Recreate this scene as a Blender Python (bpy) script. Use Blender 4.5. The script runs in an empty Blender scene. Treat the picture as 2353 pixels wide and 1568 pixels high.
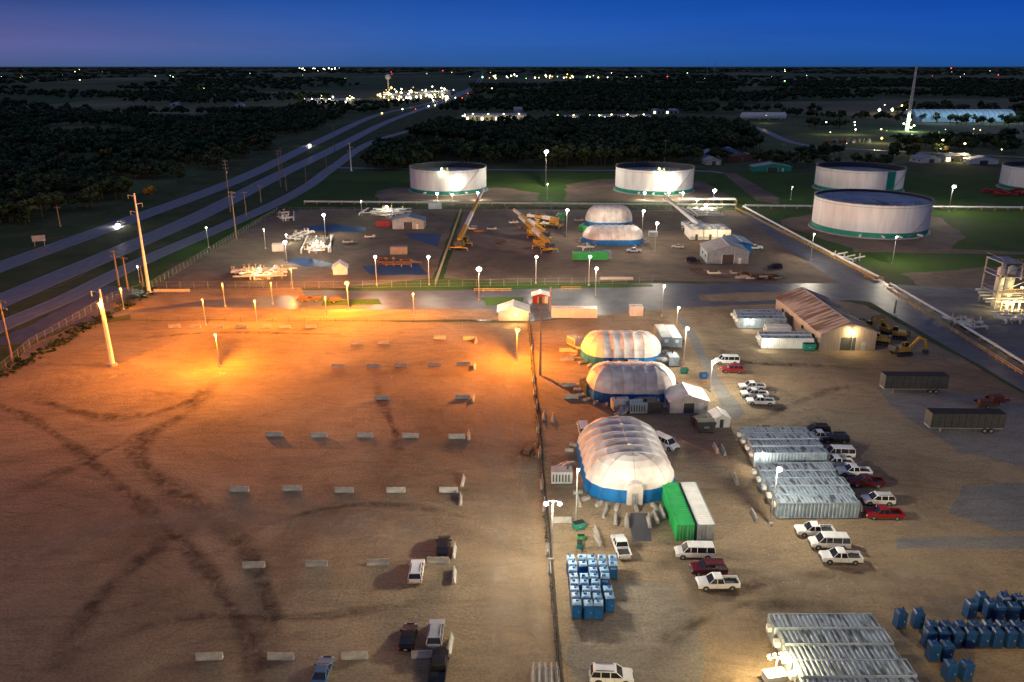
import bpy, bmesh, math, random
import numpy as np
from mathutils import Vector, Matrix
random.seed(7); rng=np.random.default_rng(7)
R=math.radians
scene=bpy.context.scene
scene.view_settings.view_transform='Standard'; scene.view_settings.look='None'; scene.view_settings.exposure=0

# ---------------------------------------------------------------- image pixels to ground
# Estimated drone viewpoint: 64 m above flat ground, 28 mm lens. G() turns image pixel
# coordinates into metres on the ground; everything is then built there.
H=64.0; F=1830.0; CX=1176.5; CY=784.0; PT=R(19.05); cP=math.cos(PT); sP=math.sin(PT)
def ray(px,py):
    u=(px-CX)/F; w=(CY-py)/F
    return (u, cP+w*sP, -sP+w*cP)
def G(px,py,z=0.0):
    d=ray(px,py); t=(z-H)/d[2]
    return (d[0]*t, d[1]*t)
def hgt(by,ty):  # height in metres from base and top image pixel rows
    Y=G(CX,by)[1]; d=ray(CX,ty); return H+d[2]*Y/d[1]

# ---------------------------------------------------------------- materials
def mat(name,c1,c2=None,scale=1.0,rough=.7,metal=0.0,bump=0.0,stretch=(1,1,1),es=0.0,ec=None,detail=4,lo=.35,hi=.65,spec=.4):
    m=bpy.data.materials.new(name); m.use_nodes=True; nt=m.node_tree; b=nt.nodes['Principled BSDF']
    b.inputs['Roughness'].default_value=rough; b.inputs['Metallic'].default_value=metal
    b.inputs['Specular IOR Level'].default_value=spec
    if c2 is None: c2=tuple(x*.8 for x in c1)
    tc=nt.nodes.new('ShaderNodeTexCoord'); mp=nt.nodes.new('ShaderNodeMapping'); mp.inputs['Scale'].default_value=stretch
    nt.links.new(tc.outputs['Object'],mp.inputs[0])
    n=nt.nodes.new('ShaderNodeTexNoise'); n.inputs['Scale'].default_value=scale; n.inputs['Detail'].default_value=detail
    nt.links.new(mp.outputs[0],n.inputs['Vector'])
    r=nt.nodes.new('ShaderNodeValToRGB'); r.color_ramp.elements[0].position=lo; r.color_ramp.elements[1].position=hi
    r.color_ramp.elements[0].color=(*c1,1); r.color_ramp.elements[1].color=(*c2,1)
    nt.links.new(n.outputs['Fac'],r.inputs[0]); nt.links.new(r.outputs[0],b.inputs['Base Color'])
    if bump>0:
        bp=nt.nodes.new('ShaderNodeBump'); bp.inputs['Strength'].default_value=bump; bp.inputs['Distance'].default_value=.1
        nt.links.new(n.outputs['Fac'],bp.inputs['Height']); nt.links.new(bp.outputs[0],b.inputs['Normal'])
    if es>0:
        b.inputs['Emission Color'].default_value=(*(ec or c1),1); b.inputs['Emission Strength'].default_value=es
    return m
def N(nt,t,**k):
    n=nt.nodes.new(t)
    for a,v in k.items():
        if a in n.inputs: n.inputs[a].default_value=v
        else: setattr(n,a,v)
    return n
def mixc(nt,fac,a,b,mode='MIX'):
    n=nt.nodes.new('ShaderNodeMix'); n.data_type='RGBA'; n.blend_type=mode
    for i,s in ((0,fac),(6,a),(7,b)):
        if hasattr(s,'is_linked'): nt.links.new(s,n.inputs[i])
        elif i==0: n.inputs[0].default_value=s
        else: n.inputs[i].default_value=(*s,1)
    return n.outputs[2]
def ramp(nt,src,stops):
    r=nt.nodes.new('ShaderNodeValToRGB'); el=r.color_ramp.elements
    while len(el)<len(stops): el.new(.5)
    for e,(p,c) in zip(el,stops):
        e.position=p; e.color=(*c,1) if len(c)==3 else c
    nt.links.new(src,r.inputs[0]); return r.outputs[0]
def noise(nt,vec,scale,detail=6,rough=.55,dist=0.0,stretch=None,rot=0):
    if stretch or rot:
        mp=nt.nodes.new('ShaderNodeMapping'); mp.inputs['Scale'].default_value=stretch or (1,1,1); mp.inputs['Rotation'].default_value=(0,0,rot)
        nt.links.new(vec,mp.inputs[0]); vec=mp.outputs[0]
    n=N(nt,'ShaderNodeTexNoise'); n.inputs['Scale'].default_value=scale; n.inputs['Detail'].default_value=detail
    n.inputs['Roughness'].default_value=rough; n.inputs['Distortion'].default_value=dist
    nt.links.new(vec,n.inputs['Vector']); return n.outputs['Fac']
g3=lambda v:(v,v,v)
def dirt_mat(name,base,dark,pale):
    m=bpy.data.materials.new(name); m.use_nodes=True; nt=m.node_tree; b=nt.nodes['Principled BSDF']
    b.inputs['Roughness'].default_value=.9; b.inputs['Specular IOR Level'].default_value=.15
    o=nt.nodes.new('ShaderNodeTexCoord').outputs['Object']
    a=noise(nt,o,.022,7,.65,1.2); c=ramp(nt,a,[(.34,dark),(.5,base),(.66,pale)])
    # faint curved wheel scuffs: thin bands of a warped noise field, patchy
    t=noise(nt,o,.03,4,.42,2.2); s1=N(nt,'ShaderNodeMath',operation='MULTIPLY'); nt.links.new(t,s1.inputs[0]); s1.inputs[1].default_value=95
    s2=N(nt,'ShaderNodeMath',operation='SINE'); nt.links.new(s1.outputs[0],s2.inputs[0])
    s3=N(nt,'ShaderNodeMath',operation='MULTIPLY_ADD'); nt.links.new(s2.outputs[0],s3.inputs[0]); s3.inputs[1].default_value=.5; s3.inputs[2].default_value=.5
    msk=ramp(nt,noise(nt,o,.06,6,.75,.5),[(.47,g3(0)),(.66,g3(.6))])
    c2=mixc(nt,1.0,c,ramp(nt,s3.outputs[0],[(0,g3(.66)),(.22,g3(1)),(1,g3(1.06))]),'MULTIPLY'); c=mixc(nt,msk,c,c2)
    t2=noise(nt,o,.4,5,.65,1.5,(.3,1,1),.15); c=mixc(nt,.5,c,ramp(nt,t2,[(.36,g3(.62)),(.52,g3(1)),(.68,g3(1.15))]),'MULTIPLY')
    f=noise(nt,o,2.5,5,.8); c=mixc(nt,.8,c,ramp(nt,f,[(.32,g3(.55)),(.68,g3(1.32))]),'MULTIPLY')
    nt.links.new(c,b.inputs['Base Color'])
    bp=N(nt,'ShaderNodeBump'); bp.inputs['Strength'].default_value=.9; bp.inputs['Distance'].default_value=.3
    hm=mixc(nt,.5,t2,f); nt.links.new(hm,bp.inputs['Height']); nt.links.new(bp.outputs[0],b.inputs['Normal'])
    return m
M={}
M['dirt']=dirt_mat('packed_dirt',(.32,.24,.155),(.20,.15,.10),(.42,.325,.205))
M['dirt2']=dirt_mat('brown_gravel',(.23,.165,.12),(.14,.105,.08),(.32,.235,.165))
M['gravel']=dirt_mat('grey_gravel',(.22,.215,.21),(.165,.16,.16),(.28,.27,.25))
M['slab']=dirt_mat('dusty_slab',(.27,.235,.185),(.20,.18,.15),(.34,.29,.22))
def grass_mat(name,a,bc,c3):
    m=bpy.data.materials.new(name); m.use_nodes=True; nt=m.node_tree; b=nt.nodes['Principled BSDF']
    b.inputs['Roughness'].default_value=.9; b.inputs['Specular IOR Level'].default_value=.1
    o=nt.nodes.new('ShaderNodeTexCoord').outputs['Object']
    c=ramp(nt,noise(nt,o,.05,6,.65,.8),[(.3,a),(.5,bc),(.7,c3)])
    f=noise(nt,o,1.5,5,.8); c=mixc(nt,.8,c,ramp(nt,f,[(.3,g3(.45)),(.7,g3(1.4))]),'MULTIPLY')
    nt.links.new(c,b.inputs['Base Color'])
    bp=N(nt,'ShaderNodeBump'); bp.inputs['Strength'].default_value=.9; bp.inputs['Distance'].default_value=.4
    nt.links.new(f,bp.inputs['Height']); nt.links.new(bp.outputs[0],b.inputs['Normal']); return m
M['grass']=grass_mat('mown_grass',(.045,.095,.02),(.065,.13,.028),(.10,.115,.04))
M['rough']=grass_mat('rough_grass',(.045,.075,.03),(.08,.105,.042),(.13,.125,.07))
m=bpy.data.materials.new('farmland'); m.use_nodes=True; nt=m.node_tree; b=nt.nodes['Principled BSDF']
b.inputs['Roughness'].default_value=.95; b.inputs['Specular IOR Level'].default_value=.05
o=nt.nodes.new('ShaderNodeTexCoord').outputs['Object']
mp=N(nt,'ShaderNodeMapping'); mp.inputs['Scale'].default_value=(1/520,1/900,1); mp.inputs['Rotation'].default_value=(0,0,R(-8)); nt.links.new(o,mp.inputs[0])
vo=N(nt,'ShaderNodeTexVoronoi'); vo.distance='CHEBYCHEV'; vo.inputs['Scale'].default_value=1; vo.inputs['Randomness'].default_value=.75; nt.links.new(mp.outputs[0],vo.inputs['Vector'])
sx=N(nt,'ShaderNodeSeparateColor'); nt.links.new(vo.outputs['Color'],sx.inputs[0])
c=ramp(nt,sx.outputs[0],[(0,(.07,.11,.05)),(.35,(.11,.15,.07)),(.55,(.17,.18,.10)),(.75,(.10,.14,.065)),(1,(.26,.23,.15))])
c=mixc(nt,.7,c,ramp(nt,noise(nt,o,.006,6,.7),[(.35,g3(.5)),(.65,g3(1.3))]),'MULTIPLY')
f=noise(nt,o,.25,5,.7); c=mixc(nt,.7,c,ramp(nt,f,[(.35,g3(.5)),(.65,g3(1.3))]),'MULTIPLY')
nt.links.new(c,b.inputs['Base Color']); M['terrain']=m
M['asphalt']=mat('aged_asphalt',(.16,.16,.175),(.21,.21,.225),.6,.45,stretch=(1,.3,1),bump=.2,detail=6)
M['asphalt2']=mat('dark_asphalt',(.08,.082,.094),(.125,.125,.14),.25,.5,bump=.2,detail=7)
M['paint']=mat('road_paint',(.6,.6,.56),(.4,.4,.38),2)
M['ypaint']=mat('yellow_road_paint',(.6,.42,.06),(.4,.3,.06),2)
M['concrete']=mat('concrete',(.50,.48,.44),(.34,.33,.30),1.5,.85,bump=.2)
M['white']=mat('white_painted_steel',(.78,.78,.75),(.64,.64,.61),.6,.45)
M['tankwhite']=mat('tank_white',(.86,.84,.86),(.72,.70,.73),.5,.5,stretch=(1,1,.15),detail=6)
M['tankgreen']=mat('tank_green',(.01,.28,.21),(.015,.22,.16),.5,.5)
M['tankroof']=mat('floating_roof',(.36,.42,.47),(.18,.22,.26),.12,.5,detail=6)
M['black']=mat('black_rubber',(.015,.015,.015),(.025,.025,.025),3,.8)
M['dark']=mat('dark_steel',(.04,.045,.05),(.07,.07,.07),2,.6)
M['steel']=mat('galvanised_steel',(.38,.39,.40),(.28,.29,.31),3,.5,.4)
M['wood']=mat('weathered_wood',(.30,.22,.17),(.20,.15,.11),3,.9,stretch=(4,4,.4),bump=.4)
M['fabric']=mat('white_membrane',(.76,.72,.70),(.50,.44,.41),.3,.6,detail=8,bump=.2)
M['seam']=mat('membrane_seam',(.50,.47,.45),(.38,.36,.34),1,.6)
M['skirt']=mat('blue_membrane',(.010,.18,.50),(.008,.12,.38),.5,.5)
M['greenc']=mat('green_paint',(.03,.42,.11),(.02,.32,.08),.7,.5)
M['bluec']=mat('bluegrey_paint',(.30,.38,.46),(.20,.27,.34),.8,.5)
M['greyc']=mat('grey_paint',(.42,.44,.46),(.30,.32,.34),.8,.5)
M['roofw']=mat('weathered_blue_roof',(.29,.36,.43),(.07,.075,.085),1.3,.5,.0,stretch=(1.6,.35,1),detail=8,lo=.5,hi=.62)
M['roofb']=mat('brown_roof',(.46,.39,.34),(.17,.115,.085),.35,.6,stretch=(.12,1.9,1),detail=6,lo=.44,hi=.56)
M['tan']=mat('tan_cladding',(.33,.27,.23),(.26,.21,.18),1,.6,stretch=(3,3,.3))
M['bluew']=mat('pale_blue_membrane',(.60,.74,.80),(.48,.62,.70),.1,.5)
M['rust']=mat('rust',(.15,.075,.05),(.09,.05,.035),2,.8)
M['glass']=mat('tinted_glass',(.012,.014,.018),(.02,.022,.026),1,.08,spec=.8)
M['loo']=mat('blue_plastic',(.010,.12,.40),(.008,.09,.32),2,.4)
M['loo2']=mat('dark_blue_plastic',(.010,.06,.19),(.008,.045,.15),2,.45)
M['looroof']=mat('translucent_roof_plastic',(.28,.46,.64),(.22,.38,.55),2,.4)
M['yellow']=mat('machine_yellow',(.58,.34,.05),(.42,.25,.04),2,.5)
M['orange']=mat('safety_orange',(.5,.15,.04),(.35,.11,.03),2,.5)
M['red']=mat('red_paint',(.30,.03,.03),(.22,.02,.02),2,.4)
M['liner']=mat('blue_liner',(.025,.06,.15),(.03,.08,.21),.15,.6,spec=.25)
M['taillight']=mat('tail_lamp',(.5,.02,.02),(.4,.02,.02),2,.3)
M['headlight']=mat('head_lamp',(.8,.8,.78),(.7,.7,.7),2,.2)
M['litwin']=mat('lit_window',(1,.8,.45),es=3)
M['bark']=mat('bark',(.07,.05,.035),(.05,.035,.025),4,.9)
car_paints={'w':(.78,.79,.80),'k':(.015,.015,.018),'r':(.33,.015,.02),'m':(.12,.012,.025),'s':(.45,.46,.48),'b':(.10,.20,.34)}
for k,v in car_paints.items(): M['car_'+k]=mat('car_paint_'+k,v,tuple(x*.86 for x in v),.8,.32,.0 if k=='w' else .2)
m=bpy.data.materials.new('foliage'); m.use_nodes=True; nt=m.node_tree; b=nt.nodes['Principled BSDF']
b.inputs['Roughness'].default_value=.9; b.inputs['Specular IOR Level'].default_value=.1
at=N(nt,'ShaderNodeAttribute'); at.attribute_name='tint'
o=nt.nodes.new('ShaderNodeTexCoord').outputs['Object']
c=mixc(nt,.8,at.outputs['Color'],ramp(nt,noise(nt,o,.35,3,.7),[(.35,g3(.35)),(.65,g3(1.5))]),'MULTIPLY')
nt.links.new(c,b.inputs['Base Color']); M['leaf']=m
def soft_mat(name,col,amt):
    m=bpy.data.materials.new(name); m.use_nodes=True; nt=m.node_tree; b=nt.nodes['Principled BSDF']
    b.inputs['Base Color'].default_value=(*col,1); b.inputs['Roughness'].default_value=.95; b.inputs['Specular IOR Level'].default_value=.1
    at=N(nt,'ShaderNodeAttribute'); at.attribute_name='edge'
    o=nt.nodes.new('ShaderNodeTexCoord').outputs['Object']
    n=noise(nt,o,.35,7,.7,1)
    mu=N(nt,'ShaderNodeMath',operation='MULTIPLY'); nt.links.new(at.outputs['Fac'],mu.inputs[0])
    r=ramp(nt,n,[(.35,g3(0)),(.7,g3(1))]); nt.links.new(r,mu.inputs[1])
    m2=N(nt,'ShaderNodeMath',operation='MULTIPLY'); nt.links.new(mu.outputs[0],m2.inputs[0]); m2.inputs[1].default_value=amt
    nt.links.new(m2.outputs[0],b.inputs['Alpha']); return m
M['soil']=soft_mat('damp_soil',(.11,.08,.06),.75)
M['pale']=soft_mat('pale_dust',(.46,.37,.26),.8)
def glow(name,col,s):
    m=bpy.data.materials.new(name); m.use_nodes=True; nt=m.node_tree; b=nt.nodes['Principled BSDF']; b.inputs['Base Color'].default_value=(*col,1)
    b.inputs['Emission Color'].default_value=(*col,1); b.inputs['Emission Strength'].default_value=s; m.cycles.emission_sampling='NONE'; return m

# ---------------------------------------------------------------- mesh builder
class MB:
    def __init__(s): s.v=[];s.f=[];s.m=[];s.mats=[]
    def mi(s,k):
        if k not in s.mats: s.mats.append(k)
        return s.mats.index(k)
    def add(s,vs,fs,k):
        o=len(s.v); s.v+= [tuple(v) for v in vs]; i=s.mi(k)
        for f in fs: s.f.append([o+a for a in f]); s.m.append(i)
    def box(s,c,d,k,rz=0,top=None):
        x,y,z=d[0]/2,d[1]/2,d[2]/2; vs=[]
        for sx,sy,sz in ((-1,-1,-1),(1,-1,-1),(1,1,-1),(-1,1,-1),(-1,-1,1),(1,-1,1),(1,1,1),(-1,1,1)):
            q=Vector((sx*x,sy*y,sz*z))
            if rz: q=Matrix.Rotation(rz,3,'Z')@q
            vs.append((c[0]+q.x,c[1]+q.y,c[2]+q.z))
        s.add(vs,[(0,3,2,1),(0,1,5,4),(1,2,6,5),(2,3,7,6),(3,0,4,7)],k); s.add(vs[4:],[(0,1,2,3)],top or k)
    def b0(s,x0,x1,y0,y1,z0,z1,k,top=None): s.box(((x0+x1)/2,(y0+y1)/2,(z0+z1)/2),(x1-x0,y1-y0,z1-z0),k,0,top)
    def cyl(s,p0,p1,r0,r1=None,n=8,k='steel',caps=True):
        r1=r0 if r1 is None else r1; p0=Vector(p0);p1=Vector(p1); d=(p1-p0).normalized()
        a=d.cross(Vector((0,0,1)) if abs(d.z)<.9 else Vector((1,0,0))).normalized(); b=d.cross(a)
        vs=[]
        for p,r in ((p0,r0),(p1,r1)):
            for i in range(n):
                t=2*math.pi*i/n; vs.append(p+a*(r*math.cos(t))+b*(r*math.sin(t)))
        fs=[(i,(i+1)%n,n+(i+1)%n,n+i) for i in range(n)]
        if caps: fs+=[tuple(range(n))[::-1],tuple(range(n,2*n))]
        s.add(vs,fs,k)
    def beam(s,p0,p1,w,h,k,w1=None,h1=None):
        w1=w1 or w; h1=h1 or h
        p0=Vector(p0);p1=Vector(p1); d=(p1-p0).normalized()
        a=d.cross(Vector((0,0,1)) if abs(d.z)<.98 else Vector((1,0,0))).normalized(); b=a.cross(d)
        vs=[]
        for p,ww,hh in ((p0,w,h),(p1,w1,h1)):
            for sa,sb in ((-1,-1),(1,-1),(1,1),(-1,1)): vs.append(p+a*(sa*ww/2)+b*(sb*hh/2))
        s.add(vs,[(0,1,5,4),(1,2,6,5),(2,3,7,6),(3,0,4,7),(3,2,1,0),(4,5,6,7)],k)
    def prism(s,pr,y0,y1,k,axis='y'):
        n=len(pr)
        if axis=='y': vs=[(x,y0,z) for x,z in pr]+[(x,y1,z) for x,z in pr]
        else: vs=[(y0,x,z) for x,z in pr]+[(y1,x,z) for x,z in pr]
        s.add(vs,[(i,(i+1)%n,n+(i+1)%n,n+i) for i in range(n)]+[tuple(range(n))[::-1],tuple(range(n,2*n))],k)
    def frus(s,a,b,side,top):
        x0,x1,h,z=a; X0,X1,hh,Z=b
        vs=[(x0,-h,z),(x1,-h,z),(x1,h,z),(x0,h,z),(X0,-hh,Z),(X1,-hh,Z),(X1,hh,Z),(X0,hh,Z)]
        s.add(vs,[(0,1,5,4),(1,2,6,5),(2,3,7,6),(3,0,4,7)],side); s.add(vs[4:],[(0,1,2,3)],top)
        for i in range(4): s.cyl(vs[i],vs[i+4],.05,.05,4,top)
    def corr(s,L,W,Hh,side,top,x=0,y=0,z=0,pitch=.55,d=.1):
        n=int(L/pitch); pts=[]
        for i in range(n):
            x0=-L/2+L*i/n; w=L/n
            pts+=[(x0,0),(x0+w*.35,0),(x0+w*.5,1),(x0+w*.85,1)]
        pts.append((L/2,0))
        for sg in (-1,1):
            vs=[];fs=[]
            for px,o in pts:
                yy=sg*(W/2-o*d); vs+=[(x+px,y+yy,z+.12),(x+px,y+yy,z+Hh-.1)]
            for i in range(len(pts)-1): fs.append((2*i,2*i+2,2*i+3,2*i+1))
            s.add(vs,fs,side)
            s.b0(x-L/2,x+L/2,y+sg*W/2-.06,y+sg*W/2+.02,z,z+.14,side); s.b0(x-L/2,x+L/2,y+sg*W/2-.06,y+sg*W/2+.02,z+Hh-.12,z+Hh+.03,side)
        vs=[];fs=[]
        for px,o in pts:
            zz=z+Hh-.02-o*.07; vs+=[(x+px,y-W/2+.06,zz),(x+px,y+W/2-.06,zz)]
        for i in range(len(pts)-1): fs.append((2*i,2*i+2,2*i+3,2*i+1))
        s.add(vs,fs,top)
        for sg in (-1,1):
            s.b0(x+sg*(L/2-.03)-.03,x+sg*(L/2-.03)+.03,y-W/2+.03,y+W/2-.03,z+.1,z+Hh-.05,side)
            for t in (-1,1): s.box((x+sg*(L/2-.06),y+t*(W/2-.07),z+Hh/2),(.18,.18,Hh+.02),side)
        for yy in (-.75,-.35,.35,.75): s.cyl((x-L/2-.05,y+yy,z+.15),(x-L/2-.05,y+yy,z+Hh-.15),.03,.03,4,'steel')
        s.b0(x-L/2-.02,x-L/2,y-.02,y+.02,z+.15,z+Hh-.15,'dark')
    def wheel(s,x,y,r,w):
        s.cyl((x,y-w/2,r),(x,y+w/2,r),r,r,14,'black'); s.cyl((x,y-w/2-.01,r),(x,y+w/2+.01,r),r*.55,r*.55,8,'steel')
    def mesh(s,name,smooth=False,weld=False):
        me=bpy.data.meshes.new(name); me.from_pydata(s.v,[],s.f); me.polygons.foreach_set('material_index',s.m)
        for k in s.mats: me.materials.append(M[k])
        bm=bmesh.new(); bm.from_mesh(me)
        if weld: bmesh.ops.remove_doubles(bm,verts=bm.verts,dist=.002)
        bmesh.ops.recalc_face_normals(bm,faces=bm.faces)
        if smooth:
            for f in bm.faces: f.smooth=True
        bm.to_mesh(me); bm.free(); return me
    def obj(s,name,loc=(0,0,0),rz=0,**k): return put(s.mesh(name,**k),name,loc,rz)
def put(me,name,loc=(0,0,0),rz=0,bevel=0):
    o=bpy.data.objects.new(name,me); scene.collection.objects.link(o)
    o.location=(loc[0],loc[1],loc[2] if len(loc)>2 else .05); o.rotation_euler=(0,0,rz)
    if bevel:
        b=o.modifiers.new('Bevel','BEVEL'); b.width=bevel; b.segments=2; b.limit_method='ANGLE'; b.angle_limit=R(35)
    return o

# ---------------------------------------------------------------- ground sheets
def sheetW(name,pts,z,k,jit=0):
    out=[]; n=len(pts)
    for i in range(n):
        a=Vector(pts[i]);b=Vector(pts[(i+1)%n]); L=(b-a).length
        st=max(1,min(60,int(L/3))) if jit else 1
        nn=Vector((-(b-a).y,(b-a).x)).normalized() if L>0 else Vector((0,0))
        ph=random.random()*9
        for j in range(st):
            t=j/st; p=a.lerp(b,t)
            if jit and 0<j: p=p+nn*((math.sin(ph+j*.7)*.5+random.uniform(-.5,.5))*jit)
            out.append((p.x,p.y,0))
    bm=bmesh.new(); vs=[bm.verts.new(p) for p in out]; f=bm.faces.new(vs); bmesh.ops.triangulate(bm,faces=[f]); bmesh.ops.recalc_face_normals(bm,faces=bm.faces)
    for f in bm.faces:
        if f.normal.z<0: f.normal_flip()
    me=bpy.data.meshes.new(name); bm.to_mesh(me); bm.free(); me.materials.append(M[k]); return put(me,name,(0,0,z))
def sheet(name,px,z,k,jit=0): return sheetW(name,[G(*p) for p in px],z,k,jit)
def smoothline(pts,step=8):
    P=[Vector(p) for p in pts]; out=[]
    for i in range(len(P)-1):
        p0=P[max(0,i-1)];p1=P[i];p2=P[i+1];p3=P[min(len(P)-1,i+2)]
        n=max(2,int(min(40,(p2-p1).length/step)))
        for j in range(n):
            t=j/n; out.append(.5*((2*p1)+(p2-p0)*t+(2*p0-5*p1+4*p2-p3)*t*t+(3*p1-p0-3*p2+p3)*t**3))
    out.append(P[-1]); return out
def strip(line,off0,off1,z):
    v=[]
    for i,p in enumerate(line):
        d=(line[min(i+1,len(line)-1)]-line[max(i-1,0)]).normalized(); n=Vector((-d.y,d.x))
        a=p+n*off0;b=p+n*off1; v+=[(a.x,a.y,z),(b.x,b.y,z)]
    return v,[(2*i,2*i+1,2*i+3,2*i+2) for i in range(len(line)-1)]
def road(name,px,w,z,k='asphalt',edge=True,centre='dash'):
    line=smoothline([Vector(G(*p)) for p in px])
    b=MB(); v,f=strip(line,-w/2,w/2,z); b.add(v,f,k)
    if edge:
        for s in (-1,1):
            v,f=strip(line,s*(w/2-.6)-.08,s*(w/2-.6)+.08,z+.012); b.add(v,f,'paint')
    if centre:
        fine=[]
        for a,c in zip(line[:-1],line[1:]):
            L=(c-a).length; n=max(1,int(L/3))
            for j in range(n): fine.append(a.lerp(c,j/n))
        for i in range(0,min(len(fine)-2,500),4 if centre=='dash' else 1):
            v,f=strip(fine[i:i+2],-.08,.08,z+.012); b.add(v,f,'paint' if centre=='dash' else 'ypaint')
    return b.obj(name,(0,0,0))
def soft(name,px,w,z,k):
    line=smoothline([Vector(G(*p)) for p in px],3); V=[];Fc=[];A=[]
    offs=(-.5,-.15,.15,.5); al=(0,1,1,0)
    for i,p in enumerate(line):
        d=(line[min(i+1,len(line)-1)]-line[max(i-1,0)]).normalized(); n=Vector((-d.y,d.x)); ww=w*(1+.35*math.sin(i*.9))
        e=min(1,i/4,(len(line)-1-i)/4)
        for o_,a_ in zip(offs,al): q=p+n*o_*ww; V.append((q.x,q.y,z)); A.append(a_*e)
    for i in range(len(line)-1):
        for j in range(3): Fc.append((4*i+j,4*i+j+1,4*i+5+j,4*i+4+j))
    me=bpy.data.meshes.new(name); me.from_pydata(V,[],Fc); at=me.attributes.new('edge','FLOAT','POINT'); at.data.foreach_set('value',A)
    me.materials.append(M[k]); return put(me,name,(0,0,0))

b=MB(); S=90000; b.add([(-S,-2000,0),(S,-2000,0),(S,S,0),(-S,S,0)],[(0,1,2,3)],'terrain'); b.obj('ground',(0,0,0))
sheet('rough_grass_verge',[(-300,1000),(-300,560),(260,470),(560,360),(760,290),(1000,250),(1060,262),(1000,300),(1700,375),(2600,380),(3200,600),(3200,1300),(2353,1200),(1500,700),(300,760)],.015,'rough',3)
sheet('main_yard_dirt',[(-900,1000),(0,868),(60,800),(160,752),(300,735),(700,738),(1210,742),(1540,708),(1920,690),(1990,702),(2353,905),(3300,1450),(3600,2600),(-1300,2600)],.03,'dirt',.6)
sheet('upper_yard_dirt',[(352,662),(420,618),(640,487),(760,480),(1690,484),(1800,545),(1985,655),(1500,645),(1000,662),(700,662)],.035,'dirt2',.8)
sheet('entrance_apron',[(-60,800),(60,752),(150,705),(240,655),(352,668),(1000,668),(1500,652),(2000,652),(2353,668),(3000,700),(3000,760),(2353,735),(1960,690),(1560,708),(1210,740),(700,722),(300,722),(160,748),(60,790)],.05,'asphalt2',.5)
sheet('entrance_dirt_strip',[(300,722),(430,705),(700,712),(1130,712),(1150,735),(700,738),(300,735)],.075,'dirt',.5)
sheet('entrance_dirt_shoulder',[(250,700),(430,665),(690,662),(700,680),(480,690),(300,715)],.079,'dirt',.5)
sheet('access_road',[(1702,487),(1738,487),(1880,565),(2045,655),(2353,842),(2900,1160),(2900,1260),(2353,900),(1960,672),(1790,560)],.06,'asphalt2',.2)
sheet('grey_gravel_pad',[(2010,890),(2200,905),(2353,930),(2500,1080),(2353,1075),(2200,1040),(2080,960)],.055,'gravel',.8)
sheet('grey_gravel_pad',[(2210,1120),(2353,1110),(2600,1180),(2600,1220),(2300,1222),(2180,1180)],.058,'gravel',.8)
sheet('grey_gravel_path',[(2060,1238),(2353,1232),(2700,1250),(2700,1275),(2353,1262),(2060,1262)],.052,'gravel',.3)
sheet('concrete_path',[(1310,1420),(1420,1330),(1560,1350),(1600,1420),(1610,1568),(1650,1900),(1330,1900),(1318,1568)],.045,'slab',.8)
sheet('asphalt_path',[(1568,725),(1600,770),(1640,850),(1712,950),(1700,962),(1560,955),(1560,945),(1660,940),(1640,895),(1590,790),(1555,730)],.05,'gravel',.2)
sheet('asphalt_path',[(1448,1180),(1490,1180),(1498,1245),(1455,1245)],.05,'asphalt2',.2)
sheet('mown_grass',[(300,664),(345,620),(370,600),(540,540),(640,487),(620,487),(480,530),(360,590),(395,610),(330,668)],.05,'grass',.7)
sheet('mown_grass',[(350,600),(470,530),(620,480),(640,487),(500,560),(420,597)],.057,'grass',.7)
sheet('mown_grass',[(640,480),(700,432),(770,400),(880,398),(870,462),(760,470)],.054,'grass',1)
sheet('mown_grass',[(760,470),(860,462),(880,398),(1700,398),(1900,400),(2500,400),(2700,470),(1720,470)],.045,'grass',1)
sheet('mown_grass',[(800,660),(1000,640),(1180,648),(1500,655),(1500,660),(1000,668),(790,668)],.07,'grass',.5)
sheet('mown_grass',[(990,655),(1015,655),(1065,489),(1050,489)],.073,'grass',.4)
sheet('mown_grass',[(1105,685),(1205,684),(1200,703),(1118,703)],.09,'grass',.3)
sheet('mown_grass',[(745,690),(870,688),(878,700),(740,704)],.09,'grass',.3)
sheet('mown_grass',[(1745,487),(2700,487),(3000,650),(2353,640),(2060,640)],.05,'grass',1)
sheet('dirt_berm',[(862,440),(900,432),(1160,432),(1240,445),(1235,462),(870,464)],.065,'dirt2',1)
sheet('dirt_berm',[(1300,425),(1380,412),(1620,418),(1680,455),(1640,466),(1300,462)],.065,'dirt2',1)
sheet('dirt_berm',[(1790,508),(1880,488),(2160,500),(2220,545),(2180,572),(1960,572),(1800,520)],.065,'dirt2',1)
sheet('dirt_berm',[(2070,630),(2353,610),(2700,640),(2700,800),(2353,735),(2120,660)],.062,'dirt2',1)
sheet('dirt_berm',[(2040,655),(2353,668),(2800,720),(2900,1100),(2353,830)],.069,'gravel',.5)
sheet('turning_island',[(1605,680),(1700,672),(1860,672),(1875,688),(1700,694),(1610,692)],.075,'dirt',.4)
sheet('tank_farm_track',[(1660,398),(1690,398),(1790,455),(1790,470),(1740,462)],.06,'dirt2',.5)
sheet('field_clearing',[(1130,225),(1290,215),(1330,235),(1200,245)],.05,'rough',3)
sheet('grass_divide',[(1960,572),(2180,572),(2353,580),(2353,586),(1960,580)],.074,'dirt2',.5)
road('highway',[(-420,770),(0,614),(277,514),(560,408),(740,322),(870,264),(985,238),(1062,212),(1100,190),(1108,175),(1110,165)],11,.08)
road('highway',[(-420,875),(0,693),(300,566),(480,486),(640,403),(760,346),(880,285),(960,254),(1040,226),(1090,200),(1104,178)],11,.08)
road('frontage_road',[(-420,950),(0,752),(150,688),(330,600),(540,510),(640,465),(712,425),(770,382),(860,325),(985,290)],8,.095,centre='solid')
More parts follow.
